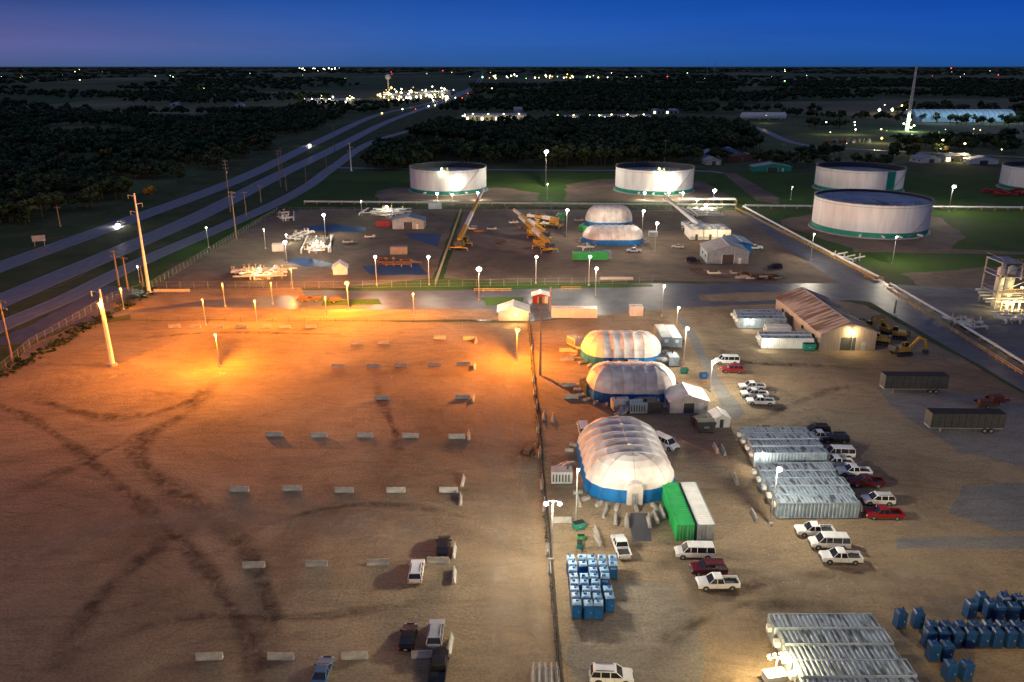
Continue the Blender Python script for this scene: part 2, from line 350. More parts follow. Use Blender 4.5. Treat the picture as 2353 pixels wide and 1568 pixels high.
road('side_road',[(1480,268),(1700,285),(1830,330),(2000,345),(2353,362)],8,.08,edge=False,centre=None)
road('side_road',[(1660,398),(1580,392),(1300,392),(900,388),(770,386)],6,.086,edge=False,centre=None)
for p in ([(690,522),(760,516),(842,524),(835,534),(700,532)],[(930,536),(1015,538),(1005,567),(940,548)],[(650,598),(700,592),(790,612),(700,614)],[(830,612),(960,606),(985,632),(850,632)]):
    sheet('containment_liner',p,.07,'liner',.3)
for p,w in (([(500,872),(430,950),(335,1000),(322,1060),(380,1110),(470,1180),(520,1250)],5),([(0,1150),(150,1080),(280,1020),(340,1000)],4),
    ([(900,1080),(910,1000),(880,930),(860,860)],2.5),([(40,905),(250,960),(420,930),(490,880)],4),([(600,1568),(620,1400),(560,1250),(470,1180)],4),([(300,780),(500,765),(800,770)],2),
    ([(1500,1568),(1560,1450),(1760,1390),(2050,1420)],3),([(1540,1400),(1800,1330),(2100,1330),(2353,1400)],3),([(100,1568),(250,1350),(480,1180)],4),([(1620,780),(1700,830),(1850,840),(2000,850)],3),
    ([(-100,900),(100,980),(400,1230),(560,1450),(600,1700)],3),([(520,1250),(700,1180),(900,1160),(1120,1200)],2),([(200,1500),(420,1420),(700,1420),(1000,1380)],2),([(1680,980),(1750,960),(1900,900),(2000,880)],2.5)):
    soft('tyre_track',p,w,.047,'soil')
for p,w in (([(1130,750),(1135,900),(1140,1100),(1150,1300),(1165,1568)],6),([(1170,750),(1185,900),(1195,1100),(1215,1300),(1240,1568)],3),
    ([(0,1300),(300,1200),(700,1200),(1100,1240)],7),([(1650,1230),(1850,1340),(2100,1330),(2353,1340)],7),([(1450,1290),(1650,1400),(1720,1568)],8),
    ([(100,880),(400,860),(800,870),(1150,880)],9),([(1600,820),(1850,950),(2000,1100),(2150,1250),(2353,1420)],8)):
    soft('dusty_track',p,w,.049,'pale')
sheet('kerbed_patch',[(1150,756),(1185,756),(1205,865),(1188,865)],.06,'slab',.3)

# ---------------------------------------------------------------- lamps
ORG=(1,.29,.018); WHT=(1,.89,.66); WARM=(1,.74,.34); GRN=(.75,1,.6)
M['glowo']=glow('sodium_glass',(1,.5,.10),5.0); M['gloww']=glow('halide_glass',(1,.97,.85),26); M['glowg']=glow('mercury_glass',(.8,1,.55),5); M['gloww2']=glow('warm_glass',(1,.85,.5),7)
GM={}
def globe(k):
    if k not in GM:
        me=bpy.data.meshes.new('lamp_glass'); bm=bmesh.new(); bmesh.ops.create_icosphere(bm,subdivisions=2,radius=1); bm.to_mesh(me); bm.free(); me.materials.append(M[k]); GM[k]=me
    return GM[k]
def batwing(L,k=.55,cap=.30,ex=-1.2):
    # street-lantern photometry: more candela at wide angles than straight down
    L.use_nodes=True; nt=L.node_tree; em=nt.nodes['Emission']
    tc=N(nt,'ShaderNodeTexCoord'); sp=N(nt,'ShaderNodeSeparateXYZ'); nt.links.new(tc.outputs['Normal'],sp.inputs[0])
    a=N(nt,'ShaderNodeMath',operation='ABSOLUTE'); nt.links.new(sp.outputs['Z'],a.inputs[0])
    m_=N(nt,'ShaderNodeMath',operation='MAXIMUM'); nt.links.new(a.outputs[0],m_.inputs[0]); m_.inputs[1].default_value=cap
    p=N(nt,'ShaderNodeMath',operation='POWER'); nt.links.new(m_.outputs[0],p.inputs[0]); p.inputs[1].default_value=ex
    q=N(nt,'ShaderNodeMath',operation='MULTIPLY'); nt.links.new(p.outputs[0],q.inputs[0]); q.inputs[1].default_value=k
    nt.links.new(q.outputs[0],em.inputs['Strength'])
def light(name,loc,power,col,r,parent=None,glass=True,drop=True,bat=False):
    r=r*.52 if glass else r
    L=bpy.data.lights.new(name,'POINT'); L.energy=power; L.color=col; L.shadow_soft_size=.12 if glass else r
    if bat: batwing(L)
    o=bpy.data.objects.new(name,L); scene.collection.objects.link(o)
    k='glowo' if col[1]<.45 else ('gloww' if col==WHT else ('glowg' if col==GRN else 'gloww2'))
    o.location=(loc[0],loc[1],loc[2]-(r*.7+.14 if glass and drop else 0))
    if parent: o.parent=parent
    if glass:
        g=bpy.data.objects.new('lamp_glass' if parent else 'lamp_globe',globe(k)); scene.collection.objects.link(g); g.location=loc; g.scale=(r,r,r*.7)
        if parent: g.parent=parent
        else: o.parent=g; o.location=(0,0,-(r*.7+.14)/(r*.7))
    return o
def lamp(tx,ty,by,power,col,r=.4,name='street_lamp',two=False):
    bx=CX+(tx-CX)*(6084-by)/(6084-ty); x,y=G(bx,by); h=hgt(by,ty)
    b=MB(); b.cyl((0,0,-.05),(0,0,.45),.3,.3,10,'concrete'); b.cyl((0,0,.3),(0,0,h+.3),.13,.08,8,'steel')
    offs=[(-.9),(.9)] if two else [.1]
    for o_ in offs:
        b.cyl((0,0,h+.1),(o_,-.3,h+.16+r*.4),.05,.05,6,'steel')
        b.box((o_,-.25,h+.1+r*.4),(.6,.36,.1),'steel')
    b.box((0,.16,1.2),(.2,.14,.4),'dark')
    o=b.obj(name,(x,y,.05))
    for o_ in offs: light('fill_bulb',(o_,-.3-r*.3,h),power/len(offs),col,r,o,True,True,True)
    return o
KO=1.75; KW=1.35
for a in [
 (495,768,843,25000,.6),(797,650,712,30000,1.3),(1188,757,832,22000,1.1),(465,688,748,4200,.5),(585,691,744,6000,.6),(949,675,726,3500,.5),
 (747,683,730,3500,.5),(511,652,706,2600,.45),(277,663,712,3600,.55),(622,650,700,1300,.4),(228,697,842,10000,.45),(668,617,665,2600,.45)]:
    lamp(a[0],a[1],a[2],a[3]*KO,ORG,a[4],'sodium_street_lamp')
for a in [(744,494,545,5200,1.3),(655,556,606,4600,1.1),(862,590,656,2300,.9),(984,590,656,2300,.9),(1100,618,692,6000,1.5),(1232,590,652,2300,.9),(1355,590,657,2300,.9),
 (1370,617,682,2800,1.0),(1255,349,432,20000,2.3),(1303,483,548,4200,1.1),(1478,485,548,4200,1.1),(1509,513,580,4200,1.1),(1641,438,478,6500,1.7),(2190,429,487,9000,1.6),
 (1525,657,728,1800,.5),(1558,707,768,2000,.55),(1577,754,846,4400,.8),(1637,831,900,4200,.75)]:
    lamp(a[0],a[1],a[2],a[3]*KW,WHT,a[4],'offscreen_fill_pole')
for a in [(1787,1076,1207,5600,.75),(1327,1078,1205,1100,.35),(1270,1155,1290,7500,.6)]:
    lamp(a[0],a[1],a[2],a[3]*KW,WHT,a[4],'offscreen_fill_pole',two=(a[0]==1270))
for a in [(474,523,570,900,.65),(606,527,572,900,.6),(830,462,498,700,.6),(316,612,650,500,.5),(1258,423,458,1600,.8),(1820,430,460,500,.6)]:
    lamp(a[0],a[1],a[2],a[3],GRN,a[4],'street_lamp')

# poles
def utility(tx,ty,by,arms=2,rad=.22,k='wood',name='utility_pole'):
    bx=CX+(tx-CX)*(6084-by)/(6084-ty); x,y=G(bx,by); h=hgt(by,ty); b=MB()
    b.cyl((0,0,-.2),(0,0,h),rad*1.4,rad*.8,10,k)
    for i in range(arms):
        z=h-.6-i*1.6; b.beam((-1.5,.15,z),(1.5,.15,z),.16,.18,k)
        for xx in (-1.35,-.55,.55,1.35): b.cyl((xx,.15,z),(xx,.15,z+.38),.08,.05,6,'greyc')
    if arms>2: b.cyl((.4,0,h-6),(.4,0,h-4.9),.3,.3,10,'greyc')
    b.obj(name,(x,y,0),R(random.uniform(-25,-5))); return (x,y,h)
def steelpole(tx,ty,by,rad,name='transmission_pole',arms=3):
    bx=CX+(tx-CX)*(6084-by)/(6084-ty); x,y=G(bx,by); h=hgt(by,ty); b=MB()
    b.cyl((0,0,-.1),(0,0,.5),rad*2.2,rad*2.2,16,'concrete'); b.cyl((0,0,.4),(0,0,h),rad*1.3,rad*.5,14,'white')
    for i in range(arms):
        z=h-.8-i*2.3; s=1 if i%2 else -1
        b.cyl((0,0,z),(s*1.9,0,z+.35),.12,.06,8,'white'); b.cyl((s*1.85,0,z+.3),(s*1.85,0,z-.8),.09,.09,8,'greyc')
    return b.obj(name,(x,y,.03))
steelpole(308,445,674,.42); steelpole(228,665,840,.46,arms=1); steelpole(803,328,394,.4)
UP=[utility(*a) for a in [(-2,690,832,2),(260,575,657,2),(531,440,550,2),(516,368,488,3),(643,340,398,2),(765,290,350,2),(282,590,667,1),(130,475,522,1),(490,287,332,2),(748,355,395,1),(596,425,466,1),(655,400,440,1),
  (1243,705,862,1),(1266,660,716,0),(1530,322,378,1),(1800,330,370,1),(2060,690,720,0),(637,345,430,2),(700,375,420,1),(322,610,660,0),(1878,220,262,1),(560,440,498,1)]]
b=MB()
for p,q in ((0,1),(1,2),(2,3),(3,4),(4,5)):
    A=UP[p];B=UP[q]
    for off in (-1.2,1.2):
        pts=[Vector((A[0]+off+(B[0]-A[0])*t,A[1]+(B[1]-A[1])*t,A[2]-.3+(B[2]-A[2])*t-4*2.2*t*(1-t))) for t in [i/10 for i in range(11)]]
        for u,v in zip(pts[:-1],pts[1:]): b.cyl(u,v,.02,.02,4,'dark',False)
b.obj('power_line',(0,0,0))

# ---------------------------------------------------------------- tanks
def tank(cx,by,hw,ty_front,stripe=False,drop=2.8):
    Y=G(cx,by)[1]; Rr=hw*Y*.95/F
    for _ in range(4):
        zc=(Y+Rr)*cP+H*sP; Rr=hw*zc/F
    x,y=G(cx,by); dd=math.hypot(x,y); x*=1+Rr/dd; y*=1+Rr/dd; h=hgt(by,ty_front)
    b=MB(); n=64
    b.cyl((0,0,-.1),(0,0,.35),Rr+1.2,Rr+1.0,n,'concrete')
    b.cyl((0,0,.3),(0,0,h*.17),Rr,Rr,n,'tankgreen',False); b.cyl((0,0,h*.17),(0,0,h),Rr,Rr,n,'tankwhite',False)
    b.cyl((0,0,h-.02),(0,0,.4),Rr-.12,Rr-.12,n,'dark',False)
    b.cyl((0,0,h-drop-.2),(0,0,h-drop),Rr-.2,Rr-.2,n,'tankroof')
    b.cyl((0,0,h-drop),(0,0,h-drop+.3),Rr*.5,Rr*.5,n,'tankroof')
    for i in range(14):
        t=2*math.pi*i/14; b.cyl((Rr*.78*math.cos(t),Rr*.78*math.sin(t),h-drop),(Rr*.78*math.cos(t),Rr*.78*math.sin(t),h-drop+.7),.25,.25,8,'greyc')
    for z in (h-1.1,h*.5):
        b.cyl((0,0,z),(0,0,z+.16),Rr+.12,Rr+.12,n,'tankwhite' if z<h*.6 else 'greyc',False)
    b.cyl((0,0,h-.1),(0,0,h+.08),Rr+.3,Rr+.3,n,'greyc',False)
    for i in range(n):
        t=2*math.pi*i/n; b.beam((Rr*math.cos(t),Rr*math.sin(t),h),(Rr*math.cos(t),Rr*math.sin(t),h+1),.07,.07,'greyc')
    if not stripe and drop>2:
        b.box((0,-Rr+1.5,h+.3),(4,2.6,.3),'yellow'); b.box((-1.5,-Rr+1,h+1.2),(.3,.3,1.8),'yellow'); b.box((1.2,-Rr+1,h+1),(.9,.6,1.4),'steel')
    b.beam((0,-Rr+2,h+.2),(0,Rr*.1,h-drop+.4),.9,.2,'steel')
    for i in range(26):
        t=R(-75+i*1.6); z=h*i/26
        b.box(((Rr+.45)*math.cos(t),(Rr+.45)*math.sin(t),z+.3),(.9,.8,.08),'steel',t)
        b.cyl(((Rr+.9)*math.cos(t),(Rr+.9)*math.sin(t),z+.3),((Rr+.9)*math.cos(t),(Rr+.9)*math.sin(t),z+1.3),.04,.04,4,'steel')
    for a in (-100,-120,-60,-84):
        t=R(a); b.cyl(((Rr-.1)*math.cos(t),(Rr-.1)*math.sin(t),1.1),((Rr+2.2)*math.cos(t),(Rr+2.2)*math.sin(t),1.1),.45,.45,10,'white')
    if stripe:
        for i in range(3): t=R(-74+i*4.5); b.box(((Rr+.16)*math.cos(t),(Rr+.16)*math.sin(t),h*.55),(.06,Rr*.08,h*.86),'tankgreen',t)
    o=b.obj('storage_tank',(x,y,.06)); return o,x,y,Rr,h
T=[tank(1031,450,87,394),tank(1501,450,88,394),tank(1968,447,94,394,True),tank(1991,548,123,472,False,1.0),tank(2400,446,94,392)]
def flood(px,py,h,power,col=WHT,r=.5):
    x,y=G(px,py); b=MB(); b.cyl((0,0,-.05),(0,0,h),.1,.08,8,'steel'); b.box((0,.1,h+r*.5+.15),(.8,.3,.15),'dark'); b.box((0,0,.1),(.7,.7,.3),'concrete')
    o=b.obj('work_floodlight',(x,y,.05)); light('fill_bulb',(0,-.15-r*.5,h+.2),power,col,r,o)
for a in [(1005,462,3.5,2600),(1040,462,3,1400),(1098,460,3.5,2600),(1480,460,3.5,2400),(1503,462,6,2800),(1535,460,3.5,2600),(1568,458,3,2000)]: flood(*a,WHT,1.2)
for (o,x,y,Rr,h) in T[:2]:
    light('fill_bulb',(-1.5,-Rr-1.1,h+1.4),1600,GRN,1.2,o); light('fill_bulb',(Rr*.35,-Rr-1.9,h*.62),2600,WHT,2.0,o)
for px,py in ((1870,600),(2060,606)):  # lamps added in front of the big tank to brighten its wall
    lamp(px,py-62,py,6500,WHT,.35,'offscreen_fill_pole')

# ---------------------------------------------------------------- fabric shelters
def dome(W,L,Hh,loc,rz=0,seg=4,ef=.55,doors=True):
    b=MB(); E=W/2*ef; Ls=max(L-2*E,2); wz=.33*Hh
    prof=[(1.0,0),(1.0,wz*.5),(.985,wz)]+[(.985*math.cos(t)**.85,wz+(Hh-wz)*math.sin(t)**1.05) for t in [R(a) for a in (14,30,46,62,77)]]+[(0,Hh)]
    np_=len(prof)
    def face(v00,v10,v11,v01,z): b.add([v00,v10,v11,v01],[(0,1,2,3)],'skirt' if z<wz-.01 else 'fabric')
    ns=max(1,int(round(Ls/2.3))); st=[-Ls/2+Ls*i/ns for i in range(ns+1)]
    full=[(r*W/2,z) for r,z in prof]+[(-r*W/2,z) for r,z in prof[::-1][1:]]
    for i in range(ns):
        ys=[st[i]+(st[i+1]-st[i])*t for t in (0,.25,.5,.75,1)]; ss=[1,.98,.973,.98,1]
        for j in range(len(full)-1):
            (x0,z0),(x1,z1)=full[j],full[j+1]; zz=min(z0,z1)
            for q in range(4):
                sa,sb=ss[q],ss[q+1]; ya,yb=ys[q],ys[q+1]
                face((x0*sa,ya,z0*sa),(x0*sb,yb,z0*sb),(x1*sb,yb,z1*sb),(x1*sa,ya,z1*sa),zz)
    for y in st:
        for j in range(len(full)-1):
            (x0,z0),(x1,z1)=full[j],full[j+1]; b.beam((x0*1.003,y,z0*1.003),(x1*1.003,y,z1*1.003),.09,.05,'skirt' if min(z0,z1)<wz-.01 else 'seam')
    P=lambda t,r,e: (r*W/2*math.cos(t),e*(Ls/2+r*E*math.sin(t)))
    for e in (-1,1):
        for k in range(seg):
            for j in range(np_-1):
                for hfi in range(2):
                    q=[]
                    for kk,jj in ((k+hfi*.5,j),(k+hfi*.5+.5,j),(k+hfi*.5+.5,j+1),(k+hfi*.5,j+1)):
                        t=math.pi*kk/seg; r,z=prof[jj]; dp=.97 if (kk%1) else 1
                        x,y=P(t,r*dp,e); q.append((x,y,z*(.99 if kk%1 else 1)))
                    face(*q,prof[j][1])
            if k:
                t=math.pi*k/seg
                for j in range(np_-1):
                    (r0,z0),(r1,z1)=prof[j],prof[j+1]
                    b.beam((*P(t,r0,e),z0),(*P(t,r1,e),z1+.01),.09,.07,'skirt' if z0<wz-.01 else 'seam')
    fy=-(Ls/2+E)
    if doors:
        b.box((0,fy+.4,1.35),(2.4,1.6,2.7),'fabric'); b.cyl((0,fy-.38,2.6),(0,fy+1.4,2.9),1.2,1.2,14,'fabric'); b.b0(-.5,.5,fy-.44,fy-.41,0,2.1,'steel')
    b.cyl((0,-Ls*.5,Hh+.03),(0,Ls*.5,Hh+.03),.06,.06,6,'seam')
    for y in (-Ls*.3,Ls*.3): b.cyl((0,y,Hh-.05),(0,y,Hh+.3),.35,.25,10,'seam')
    for i in range(18):
        t=2*math.pi*(i+.5)/18; yo=(Ls/2 if math.sin(t)>0 else -Ls/2); cx=math.cos(t)*(W/2+1.3); cy=math.sin(t)*(E+1.6)+yo
        b.box((cx,cy,.25),(1.5,.5,.5),'concrete',math.atan2(math.sin(t),math.cos(t)))
        b.beam((cx,cy,.5),(math.cos(t)*W/2,math.sin(t)*E+yo,wz),.05,.05,'dark')
    return b.obj('fabric_dome_shelter',(loc[0],loc[1],.05),rz)
Y0=G(CX,1160)[1]; dome(14.4,21.5,6.7,(18.6,Y0+10.9),R(1.5),4,.62)
def dome_at(x0,x1,by,W,Hh,rz=0):
    Y=G(CX,by)[1]; X0=G(x0,by-20)[0]; X1=G(x1,by-20)[0]; L=abs(X1-X0)
    return dome(W,L,Hh,((X0+X1)/2,Y+W/2),R(90)+rz,4,.74,False)
dome_at(1347,1556,928,13.0,5.9,R(-1)); dome_at(1334,1520,842,13.0,5.8,R(-1)); dome_at(1333,1470,565,15,6.2); dome_at(1338,1443,529,14,9.0)

# ---------------------------------------------------------------- containers
def contmesh(side,top,L=12.19):
    b=MB(); b.corr(L,2.44,2.6,side,top); return b
def cont(px,py,rz,side,top,L=12.19,name='shipping_container',world=None):
    x,y=world or G(px,py); return contmesh(side,top,L).obj(name,(x,y,.06),rz)
cont(0,0,R(90),'greenc','greenc',world=(24.6,104.1)); cont(0,0,R(90.6),'greyc','white',world=(27.5,104.2))
def office(n,x0,y0,rz,side='bluec',top='roofw',L=12.19,name='container_office',jog=.12,step=2.52):
    b=MB()
    for i in range(n):
        b.corr(L,2.44,2.6,side,top,x=L/2+((i*37)%5-2)*jog,y=1.22+i*step,z=.15+((i*13)%3)*.09)
        b.box((L/2,1.22+i*step,.08),(L*.9,1.6,.16),'dark')
    for i in range(n):
        b.box((-.35,1.22+i*step,1.9),(.6,.8,.6),'white'); b.box((L+.4,1.22+i*step,1.2),(.5,.9,.9),'steel')
        b.b0(L+.27,L+.3,.5+i*step,1.4+i*step,.3,2.3,'greyc')
    return b.obj(name,(x0,y0,.05),rz)
office(5,39.7,103.7,R(.6)); office(4,40.9,119.9,R(.6))
office(6,30.6,63.0,R(.6),step=2.56)
office(3,58.5,195,R(0),'bluec','roofw'); office(2,59.8,179.3,R(-1),'white','roofw',name='site_trailer'); office(1,63.5,188,R(-1),'white','white',6.1,name='site_trailer')
o=office(2,0,0,R(90),'bluec','white',10); o.location=(40.6,180,.05)
cont(1319,728,R(-1),'white','white',12.19); cont(1461,724,0,'white','greyc',3.5); cont(1356,596,0,'greenc','tankgreen',12.19); cont(882,521,R(-3),'red','red',6.1); cont(917,584,R(2),'tan','greyc',6); cont(1000,480,0,'white','white',6)
cont(1290,505,R(80),'greenc','greenc',6); cont(640,577,R(10),'white','white',4)
cont(1395,594,R(92),'bluec','greyc',4)
def walllight(x,y,z,p,col=WHT,r=.25):
    b=MB(); b.box((0,0,.1+r),(.3,.2,.1),'dark'); b.cyl((0,.2,-z),(0,.2,.1+r),.05,.05,6,'steel'); o=b.obj('wall_light',(x,y,z)); light('fill_bulb',(0,-.3,0),p,col,r,o)
walllight(41.6,118.9,3.3,600,WHT,.5); walllight(60.8,178.6,2.6,400,WHT,.4); walllight(61.0,194,2.6,500,WHT,.4)
def boxtrailer(xa,xb,by):
    Y=G(CX,by)[1]; X0=G(xa,by)[0]; X1=G(xb,by)[0]; L=X1-X0; b=MB()
    b.b0(0,L,0,2.6,1.1,3.9,'dark','black')
    for i in range(int(L/1.2)): b.b0(i*1.2+.1,i*1.2+.16,-.04,0,1.1,3.9,'black')
    b.b0(0,L,.2,2.4,.85,1.1,'steel')
    for xx in (L-2.2,L-3.4):
        b.wheel(xx,.2,.5,.35); b.wheel(xx,2.4,.5,.35)
    b.b0(2,2.2,.3,.5,0,.9,'steel'); b.b0(2,2.2,2.1,2.3,0,.9,'steel'); b.box((L+.03,1.3,2.6),(.05,2.2,2.4),'dark'); b.box((L+.07,1.3,3.3),(.04,.8,.5),'white')
    return b.obj('box_trailer',(X0,Y,.05),R(-1.5))
boxtrailer(2030,2173,905); boxtrailer(2135,2302,996)

# ---------------------------------------------------------------- gabled buildings
def gable(name,W,L,e,r,wall,roof,loc,rz=0,ribs=True,door=True,windows=2,trim='white'):
    b=MB()
    prof=[(-W/2,0),(W/2,0),(W/2,e),(0,r),(-W/2,e)]
    vs=[(x,0,z) for x,z in prof]+[(x,L,z) for x,z in prof]
    b.add(vs,[(0,1,2,3,4),(9,8,7,6,5),(1,6,7,2),(0,4,9,5)],wall)
    ov=.4; sl=(r-e)/(W/2)
    for s in (-1,1):
        xo=s*(W/2+ov); zo=e-sl*ov
        vs=[(0,-ov,r+.08),(xo,-ov,zo+.08),(xo,L+ov,zo+.08),(0,L+ov,r+.08),(0,-ov,r+.22),(xo,-ov,zo+.22),(xo,L+ov,zo+.22),(0,L+ov,r+.22)]
        b.add(vs,[(0,1,2,3),(4,5,6,7),(0,1,5,4),(1,2,6,5),(2,3,7,6)],roof)
        if ribs:
            n=int(L/.9)
            for i in range(n+1):
                y=-ov+(L+2*ov)*i/n; b.beam((0,y,r+.25),(xo,y,zo+.25),.08,.06,roof)
    b.beam((0,-ov,r+.27),(0,L+ov,r+.27),.4,.08,trim)
    if door:
        b.b0(-W*.14,W*.14,-.05,-.01,0,min(e*.85,3.2),'dark'); b.b0(W*.25,W*.25+1,-.06,-.01,0,2.1,trim)
        b.b0(-W*.14-.15,-W*.14,-.1,0,0,min(e*.85,3.2)+.15,trim); b.b0(W*.14,W*.14+.15,-.1,0,0,min(e*.85,3.2)+.15,trim)
    for i in range(windows):
        y=L*(i+.6)/(windows+.4)
        for s in (-1,1): b.box((s*(W/2+.02),y,e*.55),(.08,1.3,1.0),'glass'); b.box((s*(W/2+.03),y,e*.55+.56),(.12,1.5,.1),trim)
    n=int(W/.6)
    for i in range(n):
        xx=-W/2+W*(i+.5)/n; b.b0(xx-.03,xx+.03,-.03,0,0,e+(r-e)*(1-abs(xx)/(W/2)),wall)
    return b.obj(name,(loc[0],loc[1],.05),rz)
gable('metal_workshop',13.4,31,4.2,6.8,'tan','roofb',(79.7,178.5),R(1.5),windows=4,trim='greyc')
walllight(80.3,177.6,4.9,1300,WARM,.6)
gable('frame_tent',7.4,6,2.4,3.6,'fabric','fabric',(34.4,142.2),R(1),False,True,1)
x,y=G(1657,983); gable('small_shed',2.6,3,1.9,2.5,'white','white',(x,y),R(3),False,True,0)
x,y=G(1180,738); gable('gate_canopy',8,6,2.4,3.8,'fabric','fabric',(x,y),R(0),False,False,0)
x,y=G(1186,742); light('canopy_lamp',(x,y-2.5,3),1500,(1,.62,.25),.5)
x,y=G(1242,698); gable('guard_house',4.5,3.5,2.2,2.8,'red','white',(x,y),0,False,True,1)
x,y=G(782,632); gable('small_tent',4.5,5,2.2,3.6,'fabric','fabric',(x,y),R(10),False,False,0)
x,y=G(938,527); gable('site_shed',13,8,3.4,5,'greyc','bluec',(x,y),R(0),True,True,1)
x,y=G(1665,607); gable('metal_workshop',14,13,4,6.2,'bluec','greyc',(x+1,y),R(-2),True,True,2)
x,y=G(1702,590); gable('site_shed',7,12,4.5,5.2,'skirt','bluec',(x,y),R(0),True,False,2)
b=MB()
for i,(xa,ya,w,d,h) in enumerate([(0,0,5,12,4.2),(5.3,0,5,12,4.2),(10.6,0,5,12,4.2),(1,13,13,4,3.2)]):
    b.b0(xa,xa+w,ya,ya+d,.3,h,'white'); b.b0(xa+.1,xa+w-.1,ya-.08,ya,.5,1.5,'greyc'); b.cyl((xa+w/2,ya+3,h),(xa+w/2,ya+3,h+.8),1.2,1.2,16,'greyc'); b.cyl((xa+w/2,ya+8,h),(xa+w/2,ya+8,h+.8),1.2,1.2,16,'greyc'); b.b0(xa+w/2-.5,xa+w/2+.5,ya-.12,ya-.08,.3,2.4,'dark')
x,y=G(1585,553); b.obj('process_unit',(x,y,.05),R(-1))
light('canopy_lamp',(x+10,y-6,5),2500,WARM,.6)
def house(px,py,W=10,L=12,wall='white',roof='dark',rz=0,e=3,r=5):
    x,y=G(px,py); gable('farm_building',W,L,e,r,wall,roof,(x,y),rz,False,True,2)
for a in [(945,362,14,14,'bluec','bluec',.2),(1640,380,10,10,'greyc','greyc',.1),(1680,358,14,14,'bluec','skirt',0),(1775,395,24,10,'tankgreen','greyc',0),(2140,375,16,12,'white','greyc',.3),(2200,372,14,12,'white','bluec',0),(2260,378,20,8,'white','white',0),
  (400,243,14,20,'white','greyc',.2),(550,245,14,12,'white','greyc',.1),(1545,290,16,20,'white','greyc',.4),(1575,285,12,20,'bluec','bluec',.1),(1720,372,30,12,'rust','rust',0),(1640,362,14,10,'bluec','bluec',.3)]: house(*a)
x,y=G(92,566); b=MB(); b.cyl((-1.6,0,0),(-1.6,0,4),.12,.12,6,'steel'); b.cyl((1.6,0,0),(1.6,0,4),.12,.12,6,'steel'); b.box((0,-.15,3),(4.4,.1,2.2),'greyc'); b.obj('road_sign',(x,y,0),R(25))
x0,y0=G(2103,281); x1,_=G(2333,281); L=x1-x0; b=MB(); n=12; pr=[(18-18*math.cos(math.pi*i/n),14*math.sin(math.pi*i/n)**.7) for i in range(n+1)]
b.prism(pr,0,L,'bluew','x')
for i in range(20):
    for j in range(n): b.beam((L*i/19,pr[j][0],pr[j][1]+.1),(L*i/19,pr[j+1][0],pr[j+1][1]+.1),.5,.3,'bluec')
b.b0(-.1,0,14,22,0,6,'dark'); b.b0(L*.45,L*.45+6,-.2,-.05,0,5,'dark'); b.obj('arched_warehouse',(x0,y0,.05))
for i in range(3): light('warehouse_lamp',(x0+L*(.15+.35*i),y0-26,24),18000,(.5,.8,1),.5,None,False)
def longshed(px0,px1,py,h,d=20,lit=0,col=WARM):
    x0,y0=G(px0,py); x1,_=G(px1,py); L=x1-x0; b=MB(); b.prism([(0,0),(d,0),(d,h),(d/2,h*1.35),(0,h)],0,L,'greyc','x')
    for i in range(int(L/6)): b.b0(i*6+1,i*6+4,-.1,-.02,.2,min(h*.7,4),'dark' if i%3 else 'litwin')
    b.obj('industrial_shed',(x0,y0,.05))
    for i in range(lit): light('shed_lamp',(x0+L*(i+.5)/lit,y0-7,h+2),2000,col,2.0)
longshed(1070,1210,277,6,24,4); longshed(1262,1372,276,4,20,3); longshed(1385,1495,274,4,20,3); longshed(700,820,238,6,40,3,WHT); longshed(880,960,226,7,50,2,WHT); longshed(1500,1560,262,5); longshed(1180,1200,268,9,10)
longshed(960,1035,220,8,60,2,WHT); longshed(2170,2230,372,4,10,1)
for px in (1728,1778):
    x,y=G(px,276); b=MB(); b.cyl((-13,0,5),(13,0,5),4.2,4.2,20,'white'); b.cyl((-13,0,5),(-15,0,5),4.2,2,20,'white'); b.cyl((13,0,5),(15,0,5),4.2,2,20,'white')
    for s in (-8,8): b.box((s,0,1.5),(1.5,7,3),'concrete')
    b.obj('gas_tank',(x,y,0))
x,y=G(1752,282); light('shed_lamp',(x,y-12,9),3000,WARM,.6)
x,y=G(893,214); hh=hgt(214,170); b=MB(); b.cyl((0,0,0),(0,0,hh*.7),hh*.05,hh*.035,14,'white')
pr=[(.03,.66),(.13,.74),(.17,.84),(.14,.93),(.05,.99),(0.001,1)]
for (r0,z0),(r1,z1) in zip(pr[:-1],pr[1:]): b.cyl((0,0,z0*hh),(0,0,z1*hh),r0*hh,r1*hh,20,'white',False)
b.obj('water_tower',(x,y,0)); light('tower_lamp',(x,y-hh*.6,hh*.5),9000,WARM,.8,None,False)
def mast(px,ty,by,w,name='lattice_mast'):
    x,y=G(px,by); h=hgt(by,ty); b=MB(); n=14
    for i in range(n):
        z0=h*i/n;z1=h*(i+1)/n; a0=w*(1-.6*i/n);a1=w*(1-.6*(i+1)/n); k='white'
        c0=[(a0,a0),(-a0,a0),(-a0,-a0),(a0,-a0)]; c1=[(a1,a1),(-a1,a1),(-a1,-a1),(a1,-a1)]
        for j in range(4):
            b.beam((*c0[j],z0),(*c1[j],z1),.35,.35,k); b.beam((*c0[j],z0),(*c1[(j+1)%4],z1),.22,.22,k); b.beam((*c0[(j+1)%4],z0),(*c1[j],z1),.22,.22,k)
    b.cyl((0,0,h),(0,0,h+3),.2,.1,6,'red'); return b.obj(name,(x,y,0))
mast(2083,150,302,1.3); mast(1641,140,178,3); mast(1625,132,172,1.5)
x,y=G(2082,302)
for dx,dz in ((-6,8),(5,6),(0,12),(2,4),(-2,17)): light('site_lamp',(x+dx,y-5,dz),4500,GRN,2.0)

